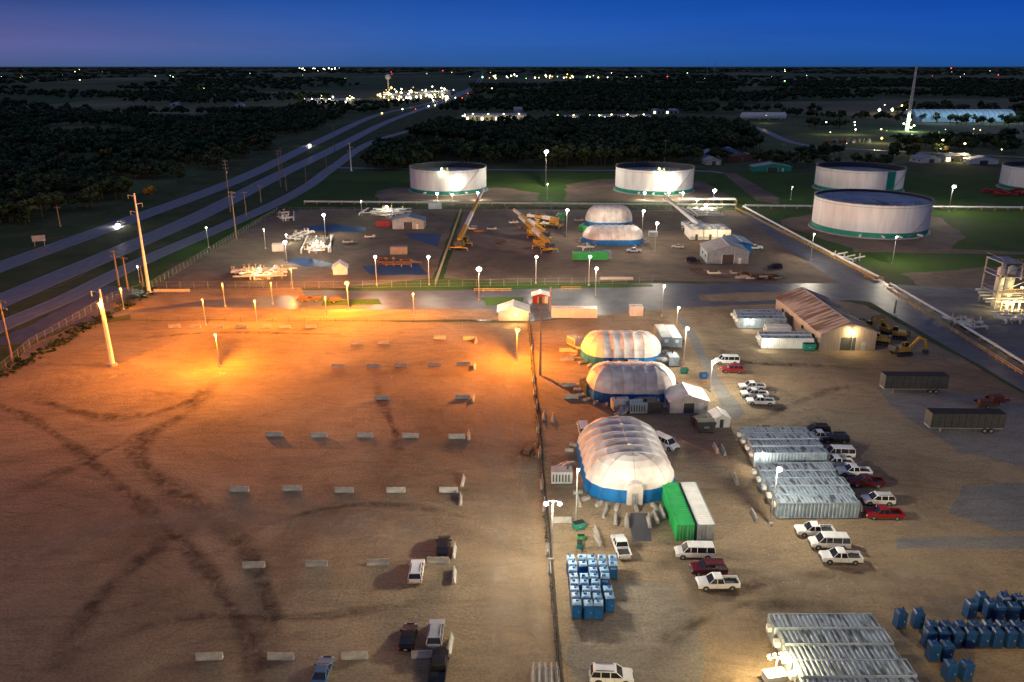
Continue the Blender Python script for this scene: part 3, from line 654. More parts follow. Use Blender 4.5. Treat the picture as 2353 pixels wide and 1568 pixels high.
# ---------------------------------------------------------------- vehicles
VC={}
def vmesh(kind,c):
    if (kind,c) in VC: return VC[kind,c]
    p='car_'+c; b=MB()
    if kind=='van':
        L,W=5.8,2.0; b.prism([(-2.88,.42),(-2.9,1.2),(1.75,1.2),(2.55,1.05),(2.88,.85),(2.9,.42)],-1,1,p)
        b.frus((-2.86,1.85,.98,1.2),(-2.7,1.15,.84,2.02),'glass',p); b.prism([(-2.7,2.02),(-2.6,2.12),(1.0,2.12),(1.15,2.02)],-.83,.83,p); wx=(-1.75,1.85)
        for s in (-1,1):
            for xx in (-1.6,-.2,.75): b.beam((xx,s*.99,1.2),(xx,s*.855,2.02),.12,.05,p)
    elif kind=='pickup':
        L,W=5.8,2.0; b.prism([(-2.9,.5),(-2.9,.72),(-.72,.72),(-.72,1.15),(1.45,1.15),(2.75,1.05),(2.9,.85),(2.9,.42),(-.7,.42)],-1,1,p)
        b.b0(-2.9,-.75,-1,-.9,.72,1.18,p); b.b0(-2.9,-.75,.9,1,.72,1.18,p); b.b0(-2.92,-2.82,-.9,.9,.72,1.18,p); b.b0(-2.8,-.75,-.88,.88,.725,.76,'dark')
        b.frus((-.7,1.45,.97,1.15),(-.5,.75,.8,1.82),'glass',p); b.prism([(-.5,1.82),(-.42,1.9),(.65,1.9),(.75,1.82)],-.79,.79,p); wx=(-1.8,1.85)
        for s in (-1,1): b.beam((.3,s*.97,1.15),(.3,s*.82,1.82),.1,.05,p)
    elif kind=='suv':
        L,W=5.1,1.95; b.prism([(-2.52,.42),(-2.55,1.1),(1.25,1.12),(2.35,1.0),(2.52,.8),(2.55,.4)],-.98,.98,p)
        b.frus((-2.5,1.3,.95,1.1),(-2.2,.55,.8,1.75),'glass',p); b.prism([(-2.2,1.75),(-2.1,1.84),(.45,1.84),(.55,1.75)],-.79,.79,p); wx=(-1.55,1.6)
        for s in (-1,1):
            for xx in (-1.3,-.2): b.beam((xx,s*.96,1.1),(xx,s*.81,1.75),.1,.05,p)
            b.b0(-1.9,.2,s*.65-.03,s*.65+.03,1.84,1.92,'dark')
    else:
        L,W=4.75,1.82; b.prism([(-2.35,.35),(-2.38,.88),(-1.6,.95),(1.1,.93),(2.2,.78),(2.37,.6),(2.38,.32)],-.91,.91,p)
        b.frus((-1.75,1.15,.88,.93),(-1.0,.3,.7,1.38),'glass',p); b.prism([(-1.0,1.38),(-.9,1.44),(.2,1.44),(.3,1.38)],-.69,.69,p); wx=(-1.4,1.45)
        for s in (-1,1): b.beam((-.25,s*.89,.93),(-.25,s*.71,1.38),.08,.05,p)
    hw=W/2; r=.38 if kind!='sedan' else .33
    for xx in wx:
        for s in (-1,1):
            b.cyl((xx,s*(hw-.25),r),(xx,s*(hw+.015),r),r+.09,r+.09,14,'dark'); b.wheel(xx,s*(hw-.1),r,.26)
    xl=L/2
    b.b0(xl-.05,xl+.08,-hw+.08,hw-.08,.38,.6,'dark'); b.b0(-xl-.1,-xl+.02,-hw+.08,hw-.08,.4,.58,'steel' if kind!='sedan' else p)
    b.b0(xl-.06,xl+.02,-.5,.5,.62,.82,'dark')
    zl=.72 if kind!='sedan' else .6
    for s in (-1,1):
        b.box((xl-.04,s*(hw-.25),zl+.02),(.12,.34,.18),'headlight'); b.box((-xl,s*(hw-.12),zl+.12),(.08,.18,.35),'taillight')
        b.box((wx[1]-.75 if kind!='sedan' else .75,s*(hw+.12),1.15 if kind!='sedan' else .95),(.18,.2,.16),p)
        b.b0(-xl+.6,xl-.6,s*(hw+.0)-.01,s*(hw)+.01,.3,.42,'dark')
        for xx in (-.75,.28): b.b0(xx-.012,xx+.012,s*hw-.008,s*hw+.008,.45,1.08 if kind!='sedan' else .9,'dark')
    b.b0(-xl+.1,xl-.1,-hw+.1,hw-.1,.25,.45,'dark')
    b.b0(-xl-.12,-xl-.1,-.2,.2,.6,.72,'headlight')
    VC[kind,c]=b.mesh('%s_mesh'%kind); return VC[kind,c]
NM={'van':'passenger_van','pickup':'pickup_truck','suv':'parked_suv','sedan':'parked_car'}
def car(px,py,kind,c,deg):
    x,y=G(px,py,.7); o=put(vmesh(kind,c),NM[kind],(x,y,.05),R(deg),.05); o.scale=(.93,.93,.93); return o
cars=[(1019,1255,'suv','k',91),(957,1312,'suv','w',91),(938,1462,'sedan','k',89),(1001,1455,'suv','s',90),(1008,1535,'pickup','k',89),(741,1542,'sedan','b',88),(1405,1552,'suv','w',-3),
(1427,1256,'pickup','w',95),(1596,1269,'van','w',178),(1628,1306,'suv','m',180),(1649,1339,'pickup','w',181),
(1872,1219,'pickup','w',178),(1905,1247,'van','w',177),(1932,1280,'pickup','w',177),
(1876,988,'suv','k',178),(1884,1003,'pickup','w',178),(1918,1008,'suv','k',178),(1925,1042,'van','w',176),(1922,1062,'pickup','w',176),(1962,1083,'pickup','w',176),(1990,1107,'pickup','m',176),(2017,1148,'suv','w',178),(2030,1180,'pickup','r',178),
(1728,888,'pickup','w',178),(1733,905,'pickup','w',178),(1747,922,'pickup','w',176),(1670,829,'van','w',178),(1682,848,'suv','r',178),
(1528,1018,'van','w',-52),(1340,986,'van','w',91),
(1457,576,'pickup','w',175),(1735,569,'pickup','w',180),(1557,566,'sedan','s',160),(1780,613,'suv','k',180),(1592,598,'suv','k',0),(1585,510,'pickup','w',30),(1250,515,'pickup','w',10),(1085,525,'suv','w',170)]
for a in cars: car(*a)
for px,py in ((277,514),(713,333)):
    o=car(px,py,'suv','w',0)
    o.rotation_euler[2]=math.atan2(G(px-40,py+17)[1]-G(px,py)[1],G(px-40,py+17)[0]-G(px,py)[0])
    for s in (-.6,.6): light('headlamp',(2.85,s,.8),1500,(1,.95,.8),.5 if py>400 else 1.6,o,True,False).location.x=3.5+(0 if py>400 else .5)

def crane(px,py,rz,elev,L,col='yellow'):
    b=MB()
    b.b0(-6,5.6,-1.3,1.3,.9,1.5,col); b.b0(4.2,6.6,-1.25,1.25,1.1,2.6,col); b.frus((4.5,6.5,1.15,2.1),(4.7,6.2,1.0,2.9),'glass',col)
    for x in (-4.8,-3.3,-.5,1,3.2,4.9):
        for s in (-1,1): b.wheel(x,s*1.1,.62,.45)
    for x in (-5.6,2.3):
        b.b0(x-.25,x+.25,-3.4,3.4,.8,1.15,col)
        for s in (-1,1): b.cyl((x,s*3.3,0),(x,s*3.3,1),.15,.15,8,'steel'); b.cyl((x,s*3.3,0),(x,s*3.3,.1),.45,.45,10,'steel')
    b.cyl((-2,0,1.5),(-2,0,1.9),1.2,1.2,16,'dark'); b.b0(-5.4,-.6,-1.3,1.3,1.9,3,col); b.b0(-6.6,-5.0,-1.5,1.5,1.8,3.4,'dark')
    b.b0(-1.5,.6,-1.6,-.7,2,3.9,'glass',col)
    p=Vector((-4.5,0,3.4)); d=Vector((math.cos(R(elev)),0,math.sin(R(elev))))
    segs=4; w=1.35
    for i in range(segs):
        a=p+d*(L*i/segs*.97); e=p+d*(L*(i+1)/segs); b.beam(a,e,w,w*1.15,col if i%2==0 else 'white'); w*=.86
    b.cyl(p+Vector((3.2,0,-1.4)),p+d*(L*.22)+Vector((0,0,-.3)),.25,.18,8,'steel')
    tip=p+d*L; b.cyl(tip+Vector((0,-.4,-.2)),tip+Vector((0,.4,-.2)),.5,.5,12,'dark'); b.cyl(tip,tip-Vector((0,0,4)),.04,.04,4,'dark'); b.box(tip-Vector((0,0,4.3)),(.5,.4,.8),'orange')
    x,y=G(px,py); return b.obj('mobile_crane',(x,y,.05),rz)
crane(1062,568,R(80),16,46,'yellow'); crane(1248,573,R(112),10,28,'yellow'); crane(1236,548,R(120),12,24,'yellow'); crane(1590,530,R(110),14,28,'white'); crane(1260,522,R(160),4,14,'yellow')
def excav(px,py,rz,s=1):
    b=MB()
    for t in (-1,1):
        b.prism([(-2,.35),(-1.7,0),(1.7,0),(2,.35),(1.8,.85),(-1.8,.85)],t*1.25-.3,t*1.25+.3,'black')
        for xx in (-1.4,-.7,0,.7,1.4): b.cyl((xx,t*1.25-.33,.4),(xx,t*1.25+.33,.4),.25,.25,8,'dark')
    b.b0(-1.2,1.2,-1,1,.5,1,'dark'); b.b0(-2.4,1.4,-1.3,1.3,1.05,2.0,'yellow'); b.b0(-2.6,-1.8,-1.3,1.3,1.0,2.3,'dark')
    b.frus((.1,1.6,.45,2.0),(.2,1.35,.4,3.0),'glass','yellow')
    b.beam((1.2,-.7,1.6),(3.6,-.7,4.2),.35,.6,'yellow'); b.beam((3.6,-.7,4.2),(5.2,-.7,3.5),.35,.5,'yellow',.3,.4); b.beam((5.2,-.7,3.7),(5.9,-.7,1.0),.3,.45,'yellow')
    b.cyl((1.9,-.7,1.6),(3.5,-.7,3.6),.09,.09,6,'steel'); b.prism([(5.5,1.1),(6.2,1.1),(6.3,.3),(5.7,0),(5.3,.4)],-1.2,-.2,'dark')
    x,y=G(px,py); o=b.obj('excavator',(x,y,.05),rz); o.scale=(s,)*3
excav(2070,815,R(10)); excav(2020,790,R(150)); excav(2062,778,R(160)); excav(1990,765,R(30)); excav(1975,752,R(200),.8); excav(2035,768,R(120),.9)
def toilet(dark=False):
    b=MB(); k='loo2' if dark else 'loo'
    b.box((0,0,.1),(1.16,1.16,.2),'dark'); b.box((0,0,1.15),(1.08,1.08,1.95),k)
    for x in (-.5,.5):
        for y in (-.5,.5): b.box((x,y,1.15),(.1,.1,2.0),k)
    b.b0(-.36,.36,-.575,-.545,.25,1.95,'loo2' if not dark else 'loo'); b.b0(-.31,.31,-.6,-.576,.3,1.9,k); b.box((.25,-.61,1.1),(.06,.03,.14),'white')
    b.frus((-.57,.57,.57,2.1),(-.42,.42,.4,2.3),'looroof' if not dark else 'loo2','looroof' if not dark else 'loo2'); b.cyl((.1,.1,2.28),(.1,.1,2.45),.2,.16,10,k); b.cyl((.32,.32,2.2),(.32,.32,2.6),.06,.06,8,'dark')
    b.box((0,.56,1.7),(.8,.03,.3),'looroof' if not dark else 'loo')
    for s in (-1,1): b.box((s*.555,0,1.8),(.03,.8,.2),'dark')
    return b.mesh('portable_toilet')
tm=toilet(); td=toilet(True)
for r in range(8):
    cols=(0,1,2) if r<1 else ((0,1,2,3) if r<6 else (0,1,2,3,4))
    for c in cols:
        if (r,c) in ((3,3),(5,1)): continue
        put(tm,'portable_toilet',(7.9+c*1.36+random.uniform(-.1,.1),81.4+r*1.34+random.uniform(-.08,.08),.06),R(random.choice((0,0,180,90))+random.uniform(-6,6)))
for px0,px1,py,n in ((2130,2500,1484,13),(2135,2520,1468,13),(2140,2170,1515,2),(2178,2215,1560,2),(2225,2270,1418,2),(2290,2420,1425,5),(2300,2430,1405,5),(2065,2105,1440,2),(2250,2300,1400,2)):
    A=G(px0,py);B=G(px1,py)
    for i in range(n):
        t=i/max(1,n-1); put(td,'portable_toilet',(A[0]+(B[0]-A[0])*t,A[1]+(B[1]-A[1])*t,.06),R(random.uniform(-6,6)))
b=MB(); b.prism([(-.3,0),(.3,0),(.28,.12),(.12,.35),(.08,.85),(-.08,.85),(-.12,.35),(-.28,.12)],-1.5,1.5,'concrete','x'); bar=b.mesh('concrete_barrier')
def barrier(px,py,deg=0): x,y=G(px,py,.4); put(bar,'concrete_barrier',(x,y,.05),R(deg+random.uniform(-4,4)))
for p in [(777,842),(858,841),(922,839),(998,838),(1065,836),(878,914),(1063,912),(630,998),(733,1000),(839,1000),(943,1001),(1050,1003),(550,1124),(671,1122),(791,1126),(910,1126),(1031,1126),
 (583,1298),(727,1295),(868,1292),(1007,1288),(481,1508),(645,1508),(815,1506),(975,1503),(820,788),(880,787),(1010,776),(1078,778),(400,750),(448,750),(500,751),(555,751),(610,751),(655,751),(715,751),
 (1300,805),(1302,825),(1308,885),(1312,912),(1290,1195)]: barrier(*p)
for p in [(1090,842),(1093,783),(1087,915),(1077,1000),(1063,1105),(1058,1147),(1043,1267),(1043,1322),(1034,1480),(1330,1150),(1733,1185),(1662,1035),(1645,1030),(1692,1102)]: barrier(p[0],p[1],90)
for i,p in enumerate([(1390,1175),(1415,1190),(1440,1197),(1492,1197),(1507,1187),(1522,1177),(1372,1225),(1375,1240)]): barrier(p[0],p[1],90+(-14+4*i))
for i in range(5): barrier(1225+i*14,1552,88)
def fence(name,px,h=2.2,step=3.0,k='steel'):
    P=[Vector(G(*p)) for p in px]; b=MB(); pts=[]
    for a,c in zip(P[:-1],P[1:]):
        n=max(1,int((c-a).length/step)); pts+=[a.lerp(c,i/n) for i in range(n)]
    pts.append(P[-1])
    for i,p in enumerate(pts):
        b.cyl((p.x,p.y,0),(p.x,p.y,h),.05,.05,5,k)
        if i<len(pts)-1:
            q=pts[i+1]
            for z in (h-.05,h*.5,.15): b.beam((p.x,p.y,z),(q.x,q.y,z),.035,.035,k)
            for t in range(1,5):
                m0=p.lerp(q,(t-1)/4);m1=p.lerp(q,t/4)
                b.beam((m0.x,m0.y,.15),(m1.x,m1.y,h),.012,.012,k); b.beam((m0.x,m0.y,h),(m1.x,m1.y,.15),.012,.012,k)
    b.obj(name,(0,0,.05))
fence('chain_link_fence',[(1213,745),(1222,850),(1232,950),(1243,1100),(1256,1230),(1268,1400),(1283,1568),(1300,1750)],1.8,k='dark')
fence('chain_link_fence',[(0,862),(70,800),(170,742),(260,690),(350,662),(640,487)],2.2)
fence('chain_link_fence',[(352,664),(700,664),(1000,660),(1500,652)],2.2,step=4); fence('chain_link_fence',[(1000,660),(1060,487)],2.2); fence('chain_link_fence',[(640,487),(1690,485)],2.0,step=5)
fence('chain_link_fence',[(160,752),(300,738),(700,741),(1130,744)],1.2,step=4,k='dark')
for p in [(1222,800),(1226,870),(1229,900),(1236,985),(1240,1040),(1245,1110),(1250,1160),(1258,1260),(1262,1300),(1233,930),(1250,955),(1270,960)]: barrier(p[0],p[1],88)
b=MB(); ln=smoothline([Vector(G(*p)) for p in [(1218,745),(1228,850),(1239,950),(1250,1100),(1263,1230),(1276,1400),(1292,1568),(1310,1750)]],2)
for a,c in zip(ln[:-1],ln[1:]): b.cyl((a.x,a.y,.05),(c.x,c.y,.05),.16+random.random()*.08,.2,6,'bark')
b.obj('mulch_berm',(0,0,.03))
def pipeline(px,r,h,k='white',support='yellow',n_=1):
    P=[Vector(G(*p)) for p in px]; b=MB()
    for a,c in zip(P[:-1],P[1:]):
        d=(c-a).normalized(); nn=Vector((-d.y,d.x)); L=(c-a).length
        for q in range(n_):
            o_=nn*(q*r*3.2); b.cyl((a.x+o_.x,a.y+o_.y,h),(c.x+o_.x,c.y+o_.y,h),r,r,12,k)
        m=int(L/6)
        for i in range(m+1):
            p=a.lerp(c,i/max(m,1)); ang=math.atan2(d.y,d.x)
            b.box((p.x,p.y,h-r-.12),(.25,r*3*n_+1,.2),support,ang)
            for s in (-1,1): b.box((p.x+nn.x*s*(r*1.2*n_),p.y+nn.y*s*(r*1.2*n_),(h-r-.2)/2),(.2,.2,max(.1,h-r-.2)),support,ang)
            if i%3==0: b.cyl((p.x-d.x*.12,p.y-d.y*.12,h),(p.x+d.x*.12,p.y+d.y*.12,h),r*1.35,r*1.35,12,k)
    return b.obj('pipeline',(0,0,.05))
pipeline([(700,470),(1690,478)],.45,1.4); pipeline([(1712,480),(2500,486)],.45,1.5); pipeline([(1708,480),(1860,563),(2018,645)],.36,1.1); pipeline([(2045,660),(2200,750),(2353,845),(2600,1000)],.32,1.0)
pipeline([(1560,470),(1690,470)],.4,2.4,n_=3,support='yellow')
def guard(px):
    P=[Vector(G(*p)) for p in px]; b=MB()
    for a,c in zip(P[:-1],P[1:]):
        n=max(1,int((c-a).length/2.5))
        for i in range(n):
            p=a.lerp(c,i/n);q=a.lerp(c,(i+1)/n); b.cyl((p.x,p.y,0),(p.x,p.y,1.1),.07,.07,6,'yellow')
            for z in (.6,1.1): b.beam((p.x,p.y,z),(q.x,q.y,z),.08,.16,'yellow')
    b.obj('guard_rail',(0,0,.05))
guard([(1985,640),(2030,646)]); guard([(2030,664),(2348,866)]); guard([(1690,482),(2010,645)]); guard([(1090,672),(1175,672)]); guard([(1290,668),(1335,668)])
def manifold(px,py,w,d,n,seed,rz=0,k='white'):
    rnd=random.Random(seed); b=MB()
    for i in range(n):
        y=d*i/n-d/2; r=rnd.uniform(.18,.34); x0=-w/2+rnd.random()*w*.3; x1=w/2-rnd.random()*w*.3; h=rnd.uniform(.8,1.5)
        b.cyl((x0,y,h),(x1,y,h),r,r,10,k)
        for t in range(rnd.randint(2,4)):
            x=rnd.uniform(x0,x1); b.cyl((x-.1,y,h),(x+.1,y,h),r*1.6,r*1.6,12,k); b.box((x,y,h/2),(.2,.5,h),'steel')
            if rnd.random()<.6: b.cyl((x,y,h),(x,y,h+1.3),r*.6,r*.6,8,k); b.cyl((x,y-.02,h+1.3),(x,y+.02,h+1.36),.5,.5,12,'yellow')
    for i in range(n//2):
        x=rnd.uniform(-w/2,w/2); h=rnd.uniform(.8,1.4); b.cyl((x,-d/2,h),(x+rnd.uniform(-2,2),d/2,h),.28,.28,10,k)
        b.cyl((x,-d/2,h),(x,-d/2,.1),.28,.28,10,k)
    x,y=G(px,py); b.obj('pipe_manifold',(x,y,.05),rz)
manifold(730,565,11,26,8,1,.2); manifold(690,545,9,14,5,2,-.3); manifold(605,632,22,13,9,3,.1); manifold(730,575,9,6,4,4); manifold(655,500,7,20,5,5,.3); manifold(890,490,24,14,6,6); manifold(1625,490,18,20,7,7); manifold(1940,595,9,10,3,8,.6); manifold(560,630,9,8,4,9,.8)
manifold(2215,748,7,9,4,10,.2); manifold(1250,500,14,10,4,11,0,'steel'); manifold(915,610,16,4,3,12,0,'rust'); manifold(1350,575,8,3,2,13)
for p,pw,rr_ in (((600,640),2400,.6),((730,575),1600,.7),((890,492),2200,1.1),((660,560),1200,.6),((1620,488),3500,1.5),((1600,475),2200,1.3)):
    flood(p[0],p[1],3.2,pw,WHT if p[0]!=600 else (1,.6,.2),rr_)
def genset(px,py,rz=0,k='greyc'):
    b=MB(); b.b0(-1.7,1.7,-1.1,1.1,.25,2.3,k); b.b0(-1.8,1.8,-1.2,1.2,.05,.25,'dark')
    for i in range(6): b.b0(-1.5+i*.5,-1.25+i*.5,-1.14,-1.1,.6,1.9,'dark')
    b.cyl((1,0,2.3),(1,0,2.9),.12,.12,8,'dark')
    pts=[(-.5,1.1,1.2),(-.6,2.4,1.2),(.2,3.6,1.1),(1.4,4.4,1.1)]
    for s in (0,.9):
        for a,c in zip(pts[:-1],pts[1:]): b.cyl((a[0]+s,a[1],a[2]),(c[0]+s,c[1],c[2]),.4,.4,12,'steel')
    x,y=G(px,py); b.obj('heater_unit',(x,y,.05),rz)
genset(1290,1108); genset(1425,942,R(190)); genset(1465,948,R(0),'bluec'); genset(1450,853,R(180)); genset(1545,838,R(90),'bluec'); genset(1320,795,R(-60)); genset(1350,900,R(-70),'dark'); genset(1495,945,0,'dark'); genset(1425,853,0,'dark')
genset(1340,532,R(-60),'greenc'); genset(1500,545,0)
def skip(px,py,k,rz=0,s=1):
    b=MB(); b.prism([(-1,.15),(.8,.15),(1.1,1.3),(-1.1,1.3)],-.7,.7,k); b.b0(-1.0,1.0,-.62,.62,1.28,1.34,'black')
    for x in (-.8,.7):
        for y in (-.6,.6): b.cyl((x,y-.05,.08),(x,y+.05,.08),.1,.1,8,'black')
    b.b0(-.3,.3,-.76,-.7,.6,.8,'steel'); x,y=G(px,py); o=b.obj('dumpster',(x,y,.05),rz); o.scale=(s,)*3
skip(1572,857,'tankgreen',0,.8); skip(1616,868,'loo',0,.8); skip(1858,805,'tankgreen',0,1.3); skip(1330,1215,'tankgreen',.4,.8); skip(1332,1258,'tankgreen',1.5,.6); skip(1620,990,'dark',0,1.6); skip(1605,975,'dark',.1,1.3); skip(1335,1240,'greenc',0,.5)
def utrailer(px,py,rz,k='dark'):
    b=MB(); b.b0(-2,2,-1,1,.55,.7,k)
    for s in (-1,1): b.b0(-2,2,s-.04,s+.04,.7,1.1,k); b.wheel(-.3,s*1.12,.35,.2)
    b.beam((2,0,.6),(3.6,0,.5),.1,.1,'steel'); b.b0(-1.5,1,-.6,.6,.7,1.5,'rust'); x,y=G(px,py); b.obj('utility_trailer',(x,y,.05),rz)
for a in [(1215,1045,1.2,'rust'),(2290,925,.2,'red'),(2265,935,0,'rust'),(1560,785,1.5),(700,693,0,'rust'),(730,692,.2,'dark'),(1600,625,0,'dark'),(1735,640,.1,'dark'),(1755,640,.1,'greyc'),(1775,640,.1,'dark'),(1710,635,.3,'rust'),(1640,632,0,'white'),(1692,632,0,'greyc'),
  (1760,1000,1.6),(1100,535,.2,'orange'),(870,600,.1,'rust'),(930,605,.3,'dark'),(1130,530,0,'white'),(1210,530,.3,'rust'),(770,695,.2,'dark'),(1180,515,.1,'white'),(1150,560,.4,'dark'),(1330,510,0,'greyc'),(800,560,.3,'greyc'),(850,548,.1,'white')]: utrailer(*a)
for i in range(9): barrier(1700+i*12,636+random.uniform(-3,3),random.choice((0,90)))
for i in range(6): barrier(365+i*12,668,0)
for i in range(7): barrier(1390+i*9,640,0)
b=MB()
for i in range(26):
    x=random.uniform(-14,14);y=random.uniform(-10,10); b.cyl((x,y,.6),(x+random.uniform(2,6),y+random.uniform(-1,1),.6),.5,.5,8,'red'); b.box((x,y,1.2),(1.6,1.4,1.2),'red')
x,y=G(2310,446); b.obj('red_valve_stack',(x,y,.05))
b=MB()
for i in range(14):
    x=random.uniform(-20,20); b.box((x,random.uniform(-4,4),.9),(random.uniform(2,5),2,1.8),random.choice(('greyc','rust','orange','dark')),random.random()); b.box((x+1,0,1.6),(1,1,3.2),'greyc')
x,y=G(1960,328); b.obj('equipment_stack',(x,y,.05))
b=MB()
for lv,(w,z) in enumerate(((9,4.5),(9,9),(6,13))):
    b.b0(0,w,0,8,z,z+.25,'steel')
    for (xx,yy) in ((.2,.2),(w-.2,.2),(.2,7.8),(w-.2,7.8)): b.b0(xx-.18,xx+.18,yy-.18,yy+.18,z-4.5,z,'concrete')
    for i in range(int(w)): b.beam((i,0,z+.25),(i,0,z+1.3),.06,.06,'yellow')
    b.beam((0,0,z+1.3),(w,0,z+1.3),.08,.08,'yellow'); b.beam((0,0,z-4.4),(w,0,z),.15,.15,'steel'); b.beam((0,0,z+1.3),(0,8,z+1.3),.08,.08,'yellow')
for x_,y_ in ((2,3),(5.5,4)): b.cyl((x_,y_,0),(x_,y_,11),1.1,1.1,16,'white'); b.cyl((x_,y_,11),(x_,y_,11.6),1.1,.3,16,'white')
for i in range(5): b.cyl((-2,1+i*1.4,2+i*.5),(12,1+i*1.4,2+i*.5),.3,.3,10,'white'); b.cyl((1+i*1.7,-1.2,0),(1+i*1.7,-1.2,3),.22,.22,8,'white')
x,y=G(2283,712); b.obj('valve_station',(x,y,.05),R(0))
for dx,dz in ((3,2.4),(7,2.6),(5,7)): light('station_lamp',(x+dx,y-2.4,dz),1700,(1,.72,.28),.7)
manifold(2330,735,12,8,5,20); manifold(2450,700,20,20,6,21)
x,y=G(1778,1572); b=MB(); b.b0(-1.2,1.2,-.7,.7,.5,1.5,'greyc'); b.wheel(0,-.85,.35,.2); b.wheel(0,.85,.35,.2); b.cyl((0,0,1.5),(0,0,3.6),.1,.07,8,'steel'); b.beam((-1.1,0,3.6),(1.1,0,3.6),.08,.08,'steel')
for s in (-1,-.35,.35,1): b.box((s,.12,3.95),(.42,.12,.34),'dark')
o=b.obj('mobile_light_tower',(x,y,.05),.2)
for s in (-1,0.0,1): light('fill_bulb',(s,-.25,3.7),1500,WARM,.3,o)
for px,py,p,c in ((1500,2300,9000,WARM),(2150,2250,18000,WARM),(2750,1500,9000,WARM),(2780,1150,4000,WARM),(700,2350,5000,WARM)):  # added warm fill lamps on unseen poles out of frame, lighting the yard
    x,y=G(px,py); b=MB(); b.cyl((0,0,0),(0,0,12),.15,.09,8,'steel'); b.box((0,.1,12.5),(.7,.4,.16),'steel'); o=b.obj('offscreen_fill_pole',(x,y,.05)); light('fill_bulb',(0,-.35,11.8),p,c,.4,o,True,True,True)

# ---------------------------------------------------------------- distant town lights
M['lw']=glow('lamp_white',(1,.93,.65),9); M['lg']=glow('lamp_green',(.4,1,.35),5); M['lr']=glow('lamp_red',(1,.05,.05),6); M['ly']=glow('lamp_amber',(1,.6,.15),6)
b=MB()
def dot(px,py,k,s=1.0):
    x,y=G(px,py+3); d=math.hypot(x,y); r=d/F*1.15*s; z=hgt(py+3,py) if py>157 else 20
    z=max(3,min(z,60))
    b.add([(x+r,y,z),(x-r,y,z),(x,y+r,z),(x,y-r,z),(x,y,z+r),(x,y,z-r)],[(0,2,4),(2,1,4),(1,3,4),(3,0,4),(2,0,5),(1,2,5),(3,1,5),(0,3,5)],k)
    b.cyl((x,y,0),(x,y,z-r),r*.15,r*.1,4,'steel',False)
rr=random.Random(5)
for i in range(28): dot(rr.uniform(690,832),rr.gauss(231,4),rr.choice(('lw','lw','ly')),rr.uniform(.7,2.2))
for i in range(85): dot(rr.uniform(868,1050),rr.gauss(217,8),rr.choice(('lw','lw','lw','ly')),rr.uniform(.7,2.4))
for i in range(14): dot(1256+i*17+rr.uniform(-5,5),rr.uniform(268,274),rr.choice(('lw','ly')),rr.uniform(1.6,3))
for i in range(16): dot(rr.uniform(1060,1216),rr.uniform(266,272),'lw',rr.uniform(.5,1.3))
for i in range(34): dot(rr.uniform(1090,1460),rr.gauss(176,2.5),rr.choice(('lw','lw','lg','ly')),rr.uniform(.6,1.9))
for i in range(48): dot(rr.uniform(0,2353),rr.uniform(158,185),rr.choice(('lw','ly','ly','lr','lg')),rr.uniform(.35,.95))
for i in range(16): dot(rr.uniform(680,780),rr.gauss(158,2),'lw',rr.uniform(.5,1.3))
for i in range(26): dot(rr.uniform(1900,2353),rr.uniform(290,378),rr.choice(('lw','lg','ly')),rr.uniform(.5,1.2))
for p in [(472,209,'lw',1.8),(463,207,'ly',1),(878,263,'ly',2),(925,253,'lw',1.5),(985,246,'lw',1.6),(1000,244,'lw',1.2),(1075,215,'lr',1),(1062,226,'lr',1),(1090,205,'lr',1),(955,253,'lr',1),(566,146,'lr',1),(392,176,'lw',1.6),(398,177,'lg',1.2),(1533,176,'lr',1.6),(1803,186,'lg',1.6),(1130,203,'lw',1.4),
   (1625,131,'lr',1.0),(1965,302,'lw',1.6),(2025,323,'ly',2.4),(2160,350,'lw',2.8),(2252,371,'lw',2.4),(2190,362,'lw',1.8),(2020,255,'lw',2.8),(2050,254,'lw',3),(2080,254,'lw',2.8),(1912,352,'lw',1.8),(1440,176,'lw',2),(1255,176,'lw',1.6),(2185,157,'lr',1.3),(2300,350,'lw',1)]: dot(*p)
b.obj('distant_town_lights',(0,0,0))
for px,py,p in ((740,236,50000),(805,236,30000),(890,226,40000),(940,222,60000),(1000,220,60000),(950,212,50000),(2030,262,16000),(2070,262,16000),(2160,360,7000),(2210,370,7000),(2020,330,9000),(1960,310,7000),(1895,310,4000),(470,215,12000)):
    x,y=G(px,py); light('town_lamp',(x,y,12),p,(1,.80,.45),1.4)
# ---------------------------------------------------------------- trees (numpy clouds of leaf clumps)
def cloud(n,s,seed):
    r=np.random.default_rng(seed); nl=7
    a=r.uniform(0,2*np.pi,nl); rad=r.uniform(.05,.26,nl); lz=r.uniform(.42,.82,nl)
    lc=np.stack([np.cos(a)*rad,np.sin(a)*rad,lz],1); idx=r.integers(0,nl,n)
    d=r.normal(size=(n,3)); d/=np.linalg.norm(d,axis=1)[:,None]
    c=lc[idx]+d*(r.uniform(.6,1,n)[:,None]*np.array([.19,.19,.16]))
    u=np.cross(d,r.normal(size=(n,3))); u/=np.linalg.norm(u,axis=1)[:,None]; w=np.cross(d+r.normal(size=(n,3))*.5,u); w/=np.linalg.norm(w,axis=1)[:,None]
    ss=(s*r.uniform(.6,1.3,n))[:,None]
    q=np.stack([c-u*ss-w*ss*.7,c+u*ss-w*ss*.8,c+u*ss*.8+w*ss,c-u*ss*.9+w*ss*.8],1)
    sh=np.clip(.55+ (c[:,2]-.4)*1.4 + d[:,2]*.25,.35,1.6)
    return q.reshape(-1,3),np.repeat(sh,4)
